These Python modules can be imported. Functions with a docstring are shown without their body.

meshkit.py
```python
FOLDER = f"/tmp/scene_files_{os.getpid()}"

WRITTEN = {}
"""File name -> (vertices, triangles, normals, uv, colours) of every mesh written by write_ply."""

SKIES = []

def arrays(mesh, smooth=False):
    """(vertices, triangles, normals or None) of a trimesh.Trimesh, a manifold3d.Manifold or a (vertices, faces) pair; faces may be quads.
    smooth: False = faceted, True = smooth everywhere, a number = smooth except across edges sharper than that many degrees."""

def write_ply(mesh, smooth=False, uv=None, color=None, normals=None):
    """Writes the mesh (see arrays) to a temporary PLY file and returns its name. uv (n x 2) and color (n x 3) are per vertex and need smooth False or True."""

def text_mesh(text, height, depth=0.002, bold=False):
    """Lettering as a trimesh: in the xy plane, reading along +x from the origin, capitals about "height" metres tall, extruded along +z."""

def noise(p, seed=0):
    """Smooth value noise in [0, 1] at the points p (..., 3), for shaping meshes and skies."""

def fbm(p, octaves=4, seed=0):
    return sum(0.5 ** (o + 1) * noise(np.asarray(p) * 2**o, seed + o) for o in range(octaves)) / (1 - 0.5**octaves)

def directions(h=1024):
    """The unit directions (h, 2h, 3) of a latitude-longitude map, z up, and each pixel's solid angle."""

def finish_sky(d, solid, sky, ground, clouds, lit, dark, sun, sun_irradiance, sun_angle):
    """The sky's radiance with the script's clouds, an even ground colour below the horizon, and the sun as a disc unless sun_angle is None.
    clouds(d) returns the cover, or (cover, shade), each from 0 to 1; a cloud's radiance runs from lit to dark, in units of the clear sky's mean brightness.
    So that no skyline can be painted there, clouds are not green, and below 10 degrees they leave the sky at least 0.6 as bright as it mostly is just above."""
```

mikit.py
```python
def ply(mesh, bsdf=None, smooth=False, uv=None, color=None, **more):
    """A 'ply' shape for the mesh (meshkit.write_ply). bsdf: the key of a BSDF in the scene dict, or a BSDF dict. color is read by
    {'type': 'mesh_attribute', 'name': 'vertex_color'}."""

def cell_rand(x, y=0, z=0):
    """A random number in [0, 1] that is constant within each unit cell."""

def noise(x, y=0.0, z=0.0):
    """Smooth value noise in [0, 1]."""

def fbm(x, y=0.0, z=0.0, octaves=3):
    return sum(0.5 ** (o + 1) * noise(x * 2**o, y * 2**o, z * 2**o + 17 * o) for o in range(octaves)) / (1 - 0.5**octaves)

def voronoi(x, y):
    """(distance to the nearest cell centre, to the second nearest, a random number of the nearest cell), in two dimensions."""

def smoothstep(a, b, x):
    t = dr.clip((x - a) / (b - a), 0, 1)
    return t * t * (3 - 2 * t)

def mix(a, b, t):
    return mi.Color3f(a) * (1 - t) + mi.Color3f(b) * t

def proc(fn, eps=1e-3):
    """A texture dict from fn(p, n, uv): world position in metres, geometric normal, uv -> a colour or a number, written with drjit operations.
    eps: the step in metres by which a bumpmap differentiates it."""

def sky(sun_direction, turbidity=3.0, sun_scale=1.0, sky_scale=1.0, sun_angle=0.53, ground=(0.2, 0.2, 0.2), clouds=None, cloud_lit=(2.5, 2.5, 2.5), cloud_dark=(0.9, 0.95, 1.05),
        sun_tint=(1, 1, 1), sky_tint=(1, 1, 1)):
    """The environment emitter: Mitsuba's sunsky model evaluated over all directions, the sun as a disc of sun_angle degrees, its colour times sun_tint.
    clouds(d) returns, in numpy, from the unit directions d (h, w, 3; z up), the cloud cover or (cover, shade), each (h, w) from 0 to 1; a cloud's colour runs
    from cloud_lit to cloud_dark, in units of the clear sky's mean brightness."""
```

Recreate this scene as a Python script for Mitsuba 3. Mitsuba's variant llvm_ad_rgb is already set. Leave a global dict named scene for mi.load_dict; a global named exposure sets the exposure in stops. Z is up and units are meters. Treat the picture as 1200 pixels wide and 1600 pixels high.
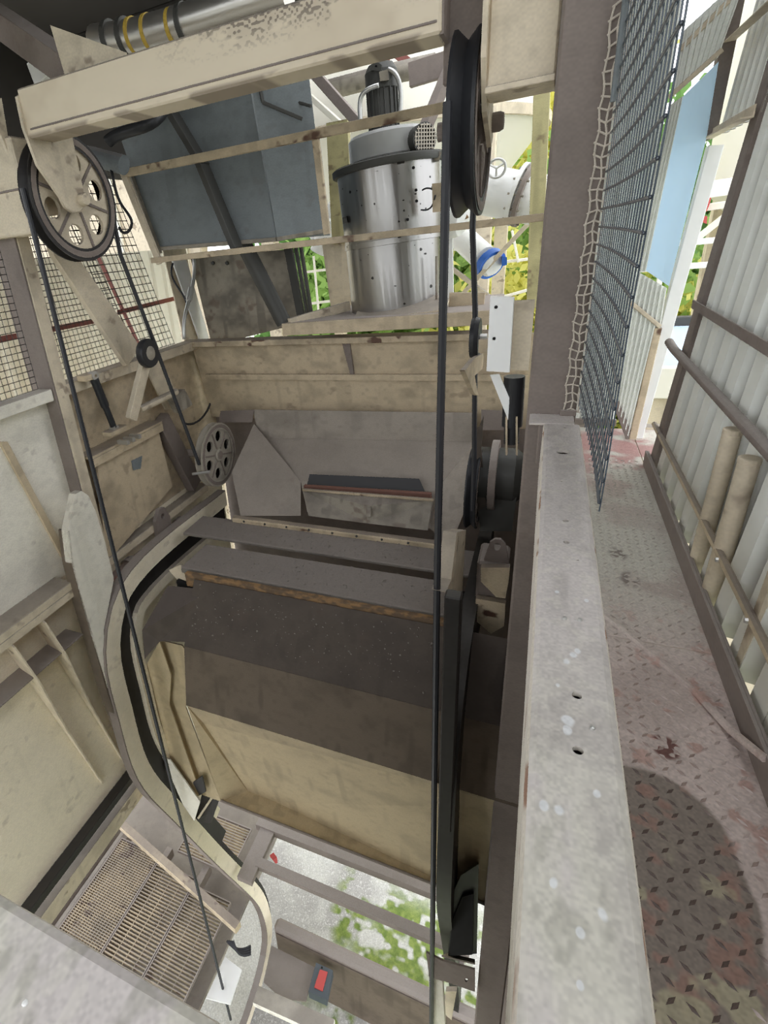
import math, random
import numpy as np, trimesh, drjit as dr, mitsuba as mi, manifold3d as m3
from shapely.geometry import Polygon, LineString, Point, box as sbox
import mikit, meshkit
from mikit import proc, noise, fbm, smoothstep, mix, cell_rand
from mitsuba import ScalarTransform4f as T
random.seed(7); RNG = np.random.default_rng(7)
scene, labels = {'type': 'scene'}, {}

# ------------------------------------------------------------------ camera, sky, exposure
F, CX, CY = 847.4, 432.3, 753.0
R = np.array([[0.90315166, 0.41809653, -0.09753136], [0.08387798, -0.39463578, -0.91500114], [-0.42104816, 0.81820407, -0.39148505]])
fwd, down = R[2], R[1]
scene['camera'] = {'type': 'perspective', 'fov': math.degrees(2 * math.atan(600 / F)), 'fov_axis': 'x', 'near_clip': 0.05, 'far_clip': 500.0,
    'principal_point_offset_x': (600 - CX) / 1200, 'principal_point_offset_y': (800 - CY) / 1600,
    'to_world': T().look_at(origin=[0, 0, 0], target=fwd.tolist(), up=(-down).tolist())}
exposure = 3.15
def clouds(d):
    n = meshkit.fbm(d * 3.0, 4, 3)
    return 0.9 + 0.1 * n, 0.25 + 0.5 * n
scene['sky'] = mikit.sky([0.5, -0.45, 0.75], turbidity=4.0, sun_scale=0.0, ground=(0.25, 0.25, 0.22), clouds=clouds, cloud_lit=(3.2, 3.25, 3.3), cloud_dark=(2.3, 2.35, 2.45))

# ------------------------------------------------------------------ measuring: where the sight line of a point of the photograph meets a plane of the building
def ray(px, py):
    return R.T @ np.array([px - CX, py - CY, F])
def at(px, py, ax, v):
    d = ray(px, py); return d * (v / d[ax])
def AX(px, py, x): return at(px, py, 0, x)
def AY(px, py, y): return at(px, py, 1, y)
def AZ(px, py, z): return at(px, py, 2, z)
def vec(*a): return np.array(a, float)

# ------------------------------------------------------------------ materials
def C(r, g, b): return mi.Color3f(r, g, b)
def painted(name, base, dust=(.20, .175, .155), up=.85, dirt=.35, rust=.12, rough=.6, scale=1.0, bump=0.0, streak=.3, spec=.35, dustlo=.35):
    """paint with settled dust on faces that look up, dirt blotches, vertical streaks and rust flecks"""
    def fn(p, n, uv):
        x, y, z = p.x * scale, p.y * scale, p.z * scale
        a = fbm(x * 3.1, y * 3.1, z * 3.1, 4)
        b = noise(x * 19, y * 19, z * 19)
        g = noise(x * 90, y * 90, z * 90)
        c = mix(base, [v * .62 for v in base], smoothstep(.45, .75, a) * dirt * 1.6)
        s = noise(x * 14, y * 14, z * 1.2)
        c = mix(c, [v * .55 for v in base], smoothstep(.6, .85, s) * streak)
        c = mix(c, [v * .75 for v in base], smoothstep(.55, .9, b) * dirt)
        r = smoothstep(.62, .74, fbm(x * 5 + 31, y * 5, z * 5, 4)) * smoothstep(.4, .6, b)
        c = mix(c, (.11, .06, .04), r * min(1.0, rust * 6) )
        d = smoothstep(dustlo, .85, n.z) * up * (.7 + .3 * smoothstep(.2, .6, a))
        c = mix(c, dust, d)
        return c * (.94 + .12 * g)
    m = {'type': 'principled', 'base_color': proc(fn), 'roughness': rough, 'specular': spec}
    if bump:
        m = {'type': 'bumpmap', 'tex': proc(lambda p, n, uv: fbm(p.x * 60, p.y * 60, p.z * 60, 3), eps=.002), 'scale': bump, 'bsdf': m}
    scene[name] = {'type': 'twosided', 'bsdf': m}
def plain(name, base, rough=.6, metallic=0.0, spec=.4, **k):
    scene[name] = {'type': 'twosided', 'bsdf': {'type': 'principled', 'base_color': {'type': 'rgb', 'value': list(base)}, 'roughness': rough, 'metallic': metallic, 'specular': spec, **k}}

painted('cream', (.62, .54, .41), rust=.09)
painted('white_paint', (.77, .735, .64), dirt=.25, rust=.03, streak=.15)
def beamc(p, n, uv):
    a = fbm(p.x * 3, p.y * 3, p.z * 3, 4); sp = noise(p.x * 70, p.y * 70, p.z * 70); b = fbm(p.x * 5 + 3, 1.0, p.z * 9, 3)
    c = mix((.63, .55, .42), (.50, .42, .31), smoothstep(.45, .75, a) * .6)
    k = smoothstep(1.02, 1.17, p.z) * smoothstep(.42, .58, b) * smoothstep(-2.4, -1.6, p.x)
    c = mix(c, (.10, .08, .065), k * smoothstep(.5, .7, sp) * .85)
    c = mix(c, (.30, .25, .20), k * .35)
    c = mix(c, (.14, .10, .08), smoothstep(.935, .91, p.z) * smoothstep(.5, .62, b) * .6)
    return mix(c, (.20, .175, .155), smoothstep(.35, .85, n.z) * .85)
scene['beam_cream'] = {'type': 'twosided', 'bsdf': {'type': 'principled', 'base_color': proc(beamc), 'roughness': .6}}
painted('panel_cream', (.80, .72, .57), dirt=.12, rust=.03, streak=.12)  # lighter copy of cream, making up for light missing on the left
painted('tan', (.54, .445, .31), dirt=.6, rust=.05, streak=.25)
painted('beige', (.50, .405, .255), dirt=.3, rust=.02, streak=.35, dust=(.155, .125, .11), up=1.0, dustlo=.02)
painted('dusty', (.36, .32, .275), dust=(.29, .255, .225), dirt=.4, rust=.03, streak=.3, rough=.85, bump=.004)
painted('brown_dust', (.215, .18, .16), dust=(.27, .24, .22), dirt=.25, rust=.02, streak=.1, rough=.75)
painted('rusty_cream', (.52, .43, .30), rust=.35, dirt=.6, dust=(.19, .16, .14))
painted('blue_grey', (.19, .215, .225), dust=(.2, .19, .18), dirt=.3, rust=.02, streak=.2)
painted('stained', (.30, .27, .22), dirt=.9, rust=.08, streak=.9)
painted('grease', (.022, .020, .019), dust=(.06, .055, .05), up=.5, dirt=.3, rust=.0, rough=.45)
painted('sheet_metal', (.72, .74, .69), dirt=.12, rust=.0, streak=.25, dust=(.3, .27, .24), rough=.5)
painted('grating_rust', (.47, .38, .25), dirt=.6, rust=.3)
painted('red_paint', (.27, .10, .085), rust=.1)
plain('rubber', (.018, .019, .022), .45)
plain('cable_black', (.03, .031, .036), .4)
plain('screen_wire', (.05, .06, .075), .22, spec=.8)
plain('screen_bright', (.055, .075, .10), .25, spec=.8)
plain('mesh_wire', (.05, .045, .04), .5)
plain('strip_wire', (.55, .50, .43), .6)
plain('zinc', (.55, .55, .53), .35, metallic=.8)
plain('white_gloss', (.74, .745, .73), .35)
plain('silo_white', (.78, .755, .66), .5)
plain('dark_motor', (.055, .055, .05), .5)
plain('hole_dark', (.01, .01, .01), .9)
plain('blue_paint', (.03, .13, .50), .4)
plain('signal_red', (.48, .075, .07), .5)
plain('black_plastic', (.075, .09, .105), .5)
plain('yellow_mark', (.5, .35, .06), .6)
plain('foil', (.62, .6, .56), .32, metallic=.9)
plain('blue_roof', (.45, .56, .72), .4)
painted('ground_wall', (.36, .34, .31), dust=(.42, .40, .36), dirt=.5, rust=.0)
plain('roof_dark', (.05, .046, .042), .8)
plain('seal_red', (.17, .085, .065), .7)
plain('slot_grey', (.055, .055, .058), .8)
plain('fan_grey', (.36, .365, .355), .4)
plain('pulley_grey', (.34, .31, .26), .7)
plain('gravel_grey', (.21, .19, .17), .9)
painted('moss', (.42, .38, .20), dirt=.5, rust=.1, streak=.5, dust=(.2, .25, .08))
plain('bark', (.14, .11, .08), .9)
scene['translucent'] = {'type': 'principledthin', 'base_color': {'type': 'rgb', 'value': [.74, .87, .98]}, 'roughness': .4, 'diff_trans': 1.5}
for nm, c in (('leaf_green', (.34, .50, .16)), ('leaf_yellow', (.72, .69, .22)), ('leaf_dark', (.20, .36, .12))):
    scene[nm] = {'type': 'principledthin', 'base_color': {'type': 'rgb', 'value': list(c)}, 'roughness': .6, 'diff_trans': .9}
def steel(p, n, uv):
    a = noise(p.x * 6, p.y * 6, p.z * 2.5); s = smoothstep(.86, .9, noise(p.x * 22, p.y * 22, p.z * 22))
    return mix((.42, .41, .40), (.33, .325, .315), a) * (1 - .85 * s)
scene['stainless'] = {'type': 'twosided', 'bsdf': {'type': 'principled', 'base_color': proc(steel), 'metallic': 1.0, 'roughness': .28, 'anisotropic': .5}}
SPOTS = [(.10, .80, .012), (.165, .86, .008), (.12, 1.22, .012), (.135, 1.25, .009), (.145, 1.27, .010), (.10, 1.13, .009), (.175, 1.50, .006), (.10, 1.52, .006), (.09, .66, .008), (.128, .60, .007), (.16, .64, .011), (.075, .80, .011), (.125, .53, .006), (.12, 1.03, .014), (.115, 1.0, .01)]
def beam_top(p, n, uv):
    a = fbm(p.x * 9, p.y * 5, p.z * 9, 4); g = noise(p.x * 160, p.y * 160, p.z * 160); b = noise(p.x * 40, p.y * 40, p.z * 40)
    near = smoothstep(1.5, .5, p.y)
    c = mix((.52, .48, .46), (.54, .52, .45), near * smoothstep(.3, .6, a))
    c = mix(c, (.30, .29, .24), near * smoothstep(.55, .75, fbm(p.x * 30, p.y * 18, 3.0, 3)) * .45)
    c = mix(c, (.37, .34, .32), smoothstep(.5, .75, a) * .6)
    c = mix(c, (.60, .57, .50), smoothstep(.62, .80, b) * .25)
    worn = smoothstep(.75, .35, n.z) * smoothstep(-.2, .2, n.z)
    c = mix(c, (.60, .55, .47), worn * .8)
    c = mix(c, (.27, .16, .11), worn * smoothstep(.62, .72, fbm(p.x * 8 + 9, p.y * 8, p.z * 8, 3)))
    q = p.z * 0
    for x, y, r in SPOTS:
        d = dr.sqrt(dr.square(p.x - x) + dr.square((p.y - y) * .7)) + (b - .5) * r * .9
        q = dr.maximum(q, smoothstep(r, r * .55, d))
    c = mix(c, (.72, .74, .76), q * .65 * smoothstep(.5, .9, n.z))
    return c * (.9 + .2 * g)
scene['beam_metal'] = {'type': 'twosided', 'bsdf': {'type': 'principled', 'base_color': proc(beam_top), 'roughness': .65}}
def tread(p, n, uv):
    a = fbm(p.x * 4, p.y * 4, 1.0, 4); g = noise(p.x * 150, p.y * 150, p.z * 150); b = fbm(p.x * 17, p.y * 17, 5.0, 3)
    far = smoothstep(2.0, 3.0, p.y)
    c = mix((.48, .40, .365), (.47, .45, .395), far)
    c = mix(c, (.36, .295, .265), smoothstep(.45, .7, a) * .7)
    c = mix(c, (.36, .19, .15), smoothstep(.60, .72, b) * .55 * (1 - far))
    c = mix(c, (.33, .16, .15), smoothstep(3.75, 4.6, p.y) * smoothstep(.46, .62, a) * .8)
    d = dr.sqrt(dr.square((p.x - .40) / .235) + dr.square((p.y - 1.26) / .36)) + (a - .5) * .35
    wet = smoothstep(1.04, .96, d)
    stain = mix((.17, .14, .115), (.24, .13, .10), smoothstep(.52, .66, b) * .7)
    stain = mix(stain, (.30, .27, .18), smoothstep(.57, .66, fbm(p.x * 11 + 7, p.y * 11, 2.0, 3)) * smoothstep(1.45, 1.15, p.y))
    c = mix(c, stain, wet * .92)
    d2 = dr.sqrt(dr.square((p.x - .50) / .05) + dr.square((p.y - 1.73) / .06))
    c = mix(c, (.13, .06, .05), smoothstep(1, .7, d2) * smoothstep(.4, .55, noise(p.x * 60, p.y * 60, 1.0)))
    for x, y in ((.47, 3.05), (.50, 2.80)):
        d3 = dr.sqrt(dr.square((p.x - x) / .055) + dr.square((p.y - y) / .09))
        c = mix(c, (.13, .10, .09), smoothstep(1, .5, d3) * smoothstep(.35, .6, noise(p.x * 50, p.y * 50, 4.0)) * .8)
    return c * (.85 + .3 * g)
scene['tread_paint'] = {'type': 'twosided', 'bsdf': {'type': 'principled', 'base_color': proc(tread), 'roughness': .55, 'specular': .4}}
def lugc(p, n, uv):
    a = noise(p.x * 9, p.y * 9, 2.0)
    d = dr.sqrt(dr.square((p.x - .40) / .235) + dr.square((p.y - 1.26) / .36))
    c = mix((.42, .35, .32), (.28, .215, .19), smoothstep(.45, .7, a))
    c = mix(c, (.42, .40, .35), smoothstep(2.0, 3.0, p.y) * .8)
    return mix(c, (.095, .07, .06), smoothstep(1.05, .95, d))
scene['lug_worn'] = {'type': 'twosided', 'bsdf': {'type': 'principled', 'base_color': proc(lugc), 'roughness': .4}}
def grnd(p, n, uv):
    a = fbm(p.x * 1.1, p.y * 1.1, 2.0, 4); g = noise(p.x * 22, p.y * 22, 1.0)
    c = mix((.58, .58, .54), (.42, .41, .39), smoothstep(.4, .65, a))
    c = mix(c, (.7, .7, .68), smoothstep(.72, .8, noise(p.x * 45, p.y * 45, 1.0)) * .6)
    m = smoothstep(-3.0, -2.3, p.x + (a - .5) * 2.2) * smoothstep(.36, .50, fbm(p.x * 2.3, p.y * 2.3, 7.0, 4)) * smoothstep(7.6, 6.8, p.y)
    m = dr.maximum(m, smoothstep(7.4, 8.4, p.y) * .3)
    v_ = noise(p.x * 16, p.y * 16, 6.0)
    return mix(c, mix((.10, .17, .015), (.24, .31, .06), v_), m * smoothstep(.12, .5, noise(p.x * 9, p.y * 9, 2.0)) * .95) * (.85 + .3 * noise(p.x * 60, p.y * 60, 3.0))
scene['ground_concrete'] = {'type': 'twosided', 'bsdf': {'type': 'principled', 'base_color': proc(grnd), 'roughness': .9}}
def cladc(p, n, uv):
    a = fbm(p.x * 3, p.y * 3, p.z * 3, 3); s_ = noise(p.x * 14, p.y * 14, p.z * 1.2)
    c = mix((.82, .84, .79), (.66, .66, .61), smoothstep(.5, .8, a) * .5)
    c = mix(c, (.25, .24, .22), smoothstep(.1, .8, uv.x) * (.6 + .3 * s_))  # uv mask paints shade into the recesses between the ribs
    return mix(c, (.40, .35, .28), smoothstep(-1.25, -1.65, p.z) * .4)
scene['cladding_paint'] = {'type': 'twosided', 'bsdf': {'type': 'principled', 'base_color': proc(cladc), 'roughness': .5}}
def rustband(p, n, uv):
    a = fbm(p.x * 14, p.y * 14, p.z * 14, 4)
    return mix((.12, .08, .05), (.25, .15, .07), smoothstep(.4, .65, a))
scene['rust'] = {'type': 'twosided', 'bsdf': {'type': 'principled', 'base_color': proc(rustband), 'roughness': .85}}

# ------------------------------------------------------------------ mesh helpers
def cat(*ms):
    return trimesh.util.concatenate([m for m in (ms[0] if len(ms) == 1 and isinstance(ms[0], list) else ms)])
def ext(poly, h):
    gs = getattr(poly, 'geoms', [poly])
    return cat([trimesh.creation.extrude_polygon(g, h, engine='earcut') for g in gs])
def frame(o, ex, ey, ez):
    M = np.eye(4); M[:3, 0], M[:3, 1], M[:3, 2], M[:3, 3] = ex, ey, ez, o; return M
def norm(v):
    v = np.asarray(v, float); return v / np.linalg.norm(v)
def rbox(x0, x1, y0, y1, z0, z1, r=.008):
    r = min(r, .45 * min(x1 - x0, y1 - y0, z1 - z0))
    pts = [(x, y, z) for a in range(3) for x in ((x0, x1) if a == 0 else (x0 + r, x1 - r)) for y in ((y0, y1) if a == 1 else (y0 + r, y1 - r)) for z in ((z0, z1) if a == 2 else (z0 + r, z1 - r))]
    return trimesh.convex.convex_hull(np.array(pts))
def hull(pts): return trimesh.convex.convex_hull(np.array(pts, float))
def bar(p, q, prof, up=(0, 0, 1)):
    """prof in (side, up) coordinates swept from p to q"""
    p, q = np.asarray(p, float), np.asarray(q, float)
    ez = norm(q - p); ey = np.asarray(up, float)
    if abs(ey @ ez) > .995 * np.linalg.norm(ey): ey = vec(0, 1, 0)
    ey = norm(ey - ez * (ey @ ez)); ex = np.cross(ey, ez)
    m = ext(prof, np.linalg.norm(q - p)); m.apply_transform(frame(p, ex, ey, ez)); return m
def rect(w, h, r=.006):
    r = min(r, .4 * min(w, h)); return sbox(-w / 2 + r, -h / 2 + r, w / 2 - r, h / 2 - r).buffer(r, quad_segs=2)
def u_prof(w, h, t): return Polygon([(-w/2, -h/2), (w/2, -h/2), (w/2, -h/2+t), (-w/2+t, -h/2+t), (-w/2+t, h/2-t), (w/2, h/2-t), (w/2, h/2), (-w/2, h/2)])
def l_prof(w, h, t): return Polygon([(0, 0), (w, 0), (w, t), (t, t), (t, h), (0, h)])
def i_prof(w, h, t): return Polygon([(-w/2, -h/2), (w/2, -h/2), (w/2, -h/2+t), (t/2, -h/2+t), (t/2, h/2-t), (w/2, h/2-t), (w/2, h/2), (-w/2, h/2), (-w/2, h/2-t), (-t/2, h/2-t), (-t/2, -h/2+t), (-w/2, -h/2+t)])
def circ(r, n=6): return Point(0, 0).buffer(r, quad_segs=n)
def ring(r, ri, n=8): return circ(r, n).difference(circ(ri, n))
def plate(pts, t=.01, side=0.0, holes=()):
    """a flat plate of thickness t through the points; side -1..1 shifts it along its normal"""
    P = np.array(pts, float); n = np.zeros(3); c = P.mean(0)
    for a, b in zip(P, np.roll(P, -1, 0)): n += np.cross(a - c, b - c)
    n = norm(n); ex = P[1] - P[0]; ex = norm(ex - n * (ex @ n)); ey = np.cross(n, ex)
    poly = Polygon([((p - c) @ ex, (p - c) @ ey) for p in P]).buffer(0)
    for h in holes: poly = poly.difference(Polygon([((p - c) @ ex, (p - c) @ ey) for p in np.array(h, float)]).buffer(0))
    m = ext(poly, t); m.apply_transform(frame(c + n * t * (side - 1) / 2, ex, ey, n)); return m
def slab_x(yz, x0, x1, holes=()):
    """a YZ outline extruded between two x planes"""
    poly = Polygon(yz).buffer(0)
    for h in holes: poly = poly.difference(h)
    m = ext(poly, x1 - x0); m.apply_transform(frame((x0, 0, 0), (0, 1, 0), (0, 0, 1), (1, 0, 0))); return m
def tube(pts, r, n=8, smooth=0):
    pts = np.array(pts, float)
    if smooth:
        from scipy.interpolate import CubicSpline
        s = np.r_[0, np.cumsum(np.linalg.norm(np.diff(pts, axis=0), axis=1))]; pts = CubicSpline(s, pts)(np.linspace(0, s[-1], smooth))
    tg = np.gradient(pts, axis=0) if len(pts) > 2 else np.repeat((pts[1:] - pts[:1]), 2, 0)
    tg /= np.linalg.norm(tg, axis=1, keepdims=True)
    u = np.cross(tg[0], [0, 0, 1] if abs(tg[0][2]) < .9 else [1, 0, 0]); V, Fc = [], []
    for i, (p, t) in enumerate(zip(pts, tg)):
        u = norm(u - t * (u @ t)); w = np.cross(t, u); a = np.arange(n) * 2 * np.pi / n
        V.append(p + r * (np.cos(a)[:, None] * u + np.sin(a)[:, None] * w))
        if i:
            for k in range(n):
                a0, a1 = (i - 1) * n + k, (i - 1) * n + (k + 1) % n
                Fc += [(a0, a1, a1 + n), (a0, a1 + n, a0 + n)]
    V = np.vstack(V); k = len(V); V = np.vstack([V, pts[0], pts[-1]])
    for j in range(n): Fc += [(k, (j + 1) % n, j), (k + 1, k - n + j, k - n + (j + 1) % n)]
    return trimesh.Trimesh(V, Fc, process=False)
def lathe(prof, o, ax=(0, 0, 1), n=40):
    """revolve (radius, along-axis) pairs"""
    prof = [(max(r, 1e-4), z) for r, z in prof]
    m = trimesh.creation.revolve(np.array(prof), sections=n)
    ez = norm(ax); ex = norm(np.cross(ez, (0, 1, 0) if abs(ez[1]) < .9 else (1, 0, 0)))
    m.apply_transform(frame(o, ex, np.cross(ez, ex), ez)); return m
def wirebar(p, q, r): # four-sided wire
    p, q = np.asarray(p, float), np.asarray(q, float); t = norm(q - p)
    u = norm(np.cross(t, (0, 0, 1) if abs(t[2]) < .9 else (1, 0, 0))); w = np.cross(t, u)
    V = [e + r * (a * u + b * w) for e in (p, q) for a, b in ((1, 0), (0, 1), (-1, 0), (0, -1))]
    return np.array(V), np.array([(0, 1, 5), (0, 5, 4), (1, 2, 6), (1, 6, 5), (2, 3, 7), (2, 7, 6), (3, 0, 4), (3, 4, 7)])
def wires(segs, r):
    V, Fc, k = [], [], 0
    for p, q in segs:
        v, f = wirebar(p, q, r); V.append(v); Fc.append(f + k); k += 8
    return trimesh.Trimesh(np.vstack(V), np.vstack(Fc), process=False)
def drill(mesh, cutters):
    a = m3.Manifold(m3.Mesh(np.asarray(mesh.vertices, np.float32), np.asarray(mesh.faces, np.uint32)))
    for c in cutters: a = a - m3.Manifold(m3.Mesh(np.asarray(c.vertices, np.float32), np.asarray(c.faces, np.uint32)))
    m = a.to_mesh(); return trimesh.Trimesh(m.vert_properties[:, :3], m.tri_verts)

def ribbed(p00, p01, p10, p11, n, t=.018):
    """sheet with n ribs; corners left top, right top, left bottom, right bottom"""
    V, Fc = [], []
    A, B, Cc, D = (np.array(p, float) for p in (p00, p01, p10, p11)); nn = norm(np.cross(B - A, Cc - A))
    if nn[1] > 0: nn = -nn
    us = []
    for i in range(n): us += [((i + f) / n, h) for f, h in ((0, 0), (.5, 0), (.62, t), (.88, t))]
    us.append((1, 0))
    for u, h in us: V += [A + (B - A) * u + nn * h, Cc + (D - Cc) * u + nn * h]
    for i in range(len(us) - 1): Fc += [(2 * i, 2 * i + 1, 2 * i + 3), (2 * i, 2 * i + 3, 2 * i + 2)]
    return trimesh.Trimesh(V, Fc, process=False)
# ------------------------------------------------------------------ scene entries
USED = {}
def numbered(k):
    n = USED.get(k, -1) + 1; USED[k] = n
    return k if n == 0 else f'{k}_{n:03d}'
def thing(name, label, category, group=None):
    k = numbered(name); labels[k] = {'label': label, 'category': category}
    if group: labels[k]['group'] = group
    return k
def put(name, mesh, mat, parent=None, smooth=False, label=None, kind=None, **kw):
    if isinstance(mesh, list): mesh = cat(mesh)
    k = numbered((parent + '__' if parent else '') + name)
    if 'uv' in mesh.metadata and len(mesh.metadata['uv']) == len(mesh.vertices): kw['uv'] = mesh.metadata['uv']
    scene[k] = mikit.ply(mesh, mat, smooth=smooth, **kw)
    if label or kind:
        labels[k] = {}
        if label: labels[k]['label'] = label
        if kind: labels[k]['kind'] = kind
    return k
def solo(name, mesh, mat, label, category, group=None, smooth=False):
    k = put(name, mesh, mat, smooth=smooth); labels[k] = {'label': label, 'category': category}
    if group: labels[k]['group'] = group
    return k
def struct(name, label):
    k = numbered(name); labels[k] = {'label': label, 'kind': 'structure'}; return k

# ================================================================== SETTING
ZF, ZG = -1.70, -12.9
def wx(z): return .74 + .085 * (z - ZF)          # the cladding on the right leans out a little
# walkway floor of tread plate
s = struct('floor', 'walkway floor of worn painted tread plate')
put('plate', rbox(.08, .745, -1.6, 2.30, ZF - .012, ZF, .002), 'tread_paint', s)
put('plate', rbox(.08, .745, 2.306, 5.25, ZF - .012, ZF, .002), 'tread_paint', s)
put('plate', rbox(.75, 1.9, 4.42, 5.25, ZF - .012, ZF, .002), 'tread_paint', s)
def lugs():
    V, Fc, k = [], [], 0
    pit = .0506
    for i in range(-2, 24):
        for j in range(-50, 165):
            x, y = .10 + i * pit * .85, j * pit * .85
            if not (.09 < x < .735 and -.2 < y < 4.5): continue
            a = math.radians(48 if (i + j) % 2 else -42); L, W = .0175, .0058
            ca, sa = math.cos(a), math.sin(a)
            P = [(-L, 0, 0), (0, -W, 0), (L, 0, 0), (0, W, 0), (-L * .35, 0, .005), (L * .35, 0, .005)]
            V += [(x + p[0] * ca - p[1] * sa, y + p[0] * sa + p[1] * ca, ZF + p[2] - .0001) for p in P]
            Fc += [(k + a_, k + b_, k + c_) for a_, b_, c_ in ((0, 1, 4), (1, 5, 4), (1, 2, 5), (2, 3, 5), (3, 4, 5), (3, 0, 4))]; k += 6
    return trimesh.Trimesh(V, Fc, process=False)
put('lug', lugs(), 'lug_worn', s, smooth=False, kind='stuff', label='raised lugs of the tread plate')
put('channel', tube([AZ(945, 962, ZF), AZ(1010, 1015, ZF), AZ(1080, 1075, ZF), AZ(1140, 1140, ZF + .02), AZ(1195, 1185, ZF + .10)], .014, 6), 'tread_paint', s, label='thin rusty pipe lying across the tread plate')
k = struct('baseboard_right', 'dark steel toe plate along the walkway edge')
put('board', rbox(.738, .75, -1.6, 4.42, ZF, ZF + .11, .002), 'brown_dust', k)
put('flange', rbox(.75, .762, -1.6, 4.42, ZF + .098, ZF + .11, .002), 'brown_dust', k)

# corrugated cladding on the right
def corrugated(y0, y1, z0, z1, off=0.0, pit=.27, amp=.085, xf=wx, fr=(.5, .58, .92)):
    prof = [];
    y = y0
    while y < y1 - 1e-6:
        for f, a in ((0, 0), (fr[0], 0), (fr[1], 1), (fr[2], 1)): prof.append((min(y + f * pit, y1), a * amp))
        y += pit
    prof.append((y1, 0)); pts = [(prof[0])]
    for p in prof[1:]:
        if p[0] > pts[-1][0] + 1e-6: pts.append(p)
    V, Fc, UV = [], [], []
    for y, a in pts:
        for z in (z0, z1):
            V += [(xf(z) + off + a, y, z), (xf(z) + off + a + .002, y, z)]; UV += [(a / amp, 0)] * 2
    for i in range(len(pts) - 1):
        o = 4 * i
        Fc += [(o, o + 4, o + 6), (o, o + 6, o + 2), (o + 1, o + 7, o + 5), (o + 1, o + 3, o + 7), (o, o + 5, o + 4), (o, o + 1, o + 5), (o + 2, o + 6, o + 7), (o + 2, o + 7, o + 3)]
    m = trimesh.Trimesh(V, Fc, process=False); m.metadata['uv'] = np.array(UV, float); return m
s = struct('wall_right', 'corrugated cladding wall beside the walkway')
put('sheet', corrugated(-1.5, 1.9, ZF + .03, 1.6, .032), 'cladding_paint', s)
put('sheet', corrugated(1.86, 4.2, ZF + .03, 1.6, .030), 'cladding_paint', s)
put('sheet', corrugated(4.22, 5.12, .42, 2.0, .03, pit=.15, amp=.04), 'cladding_paint', s)

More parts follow.
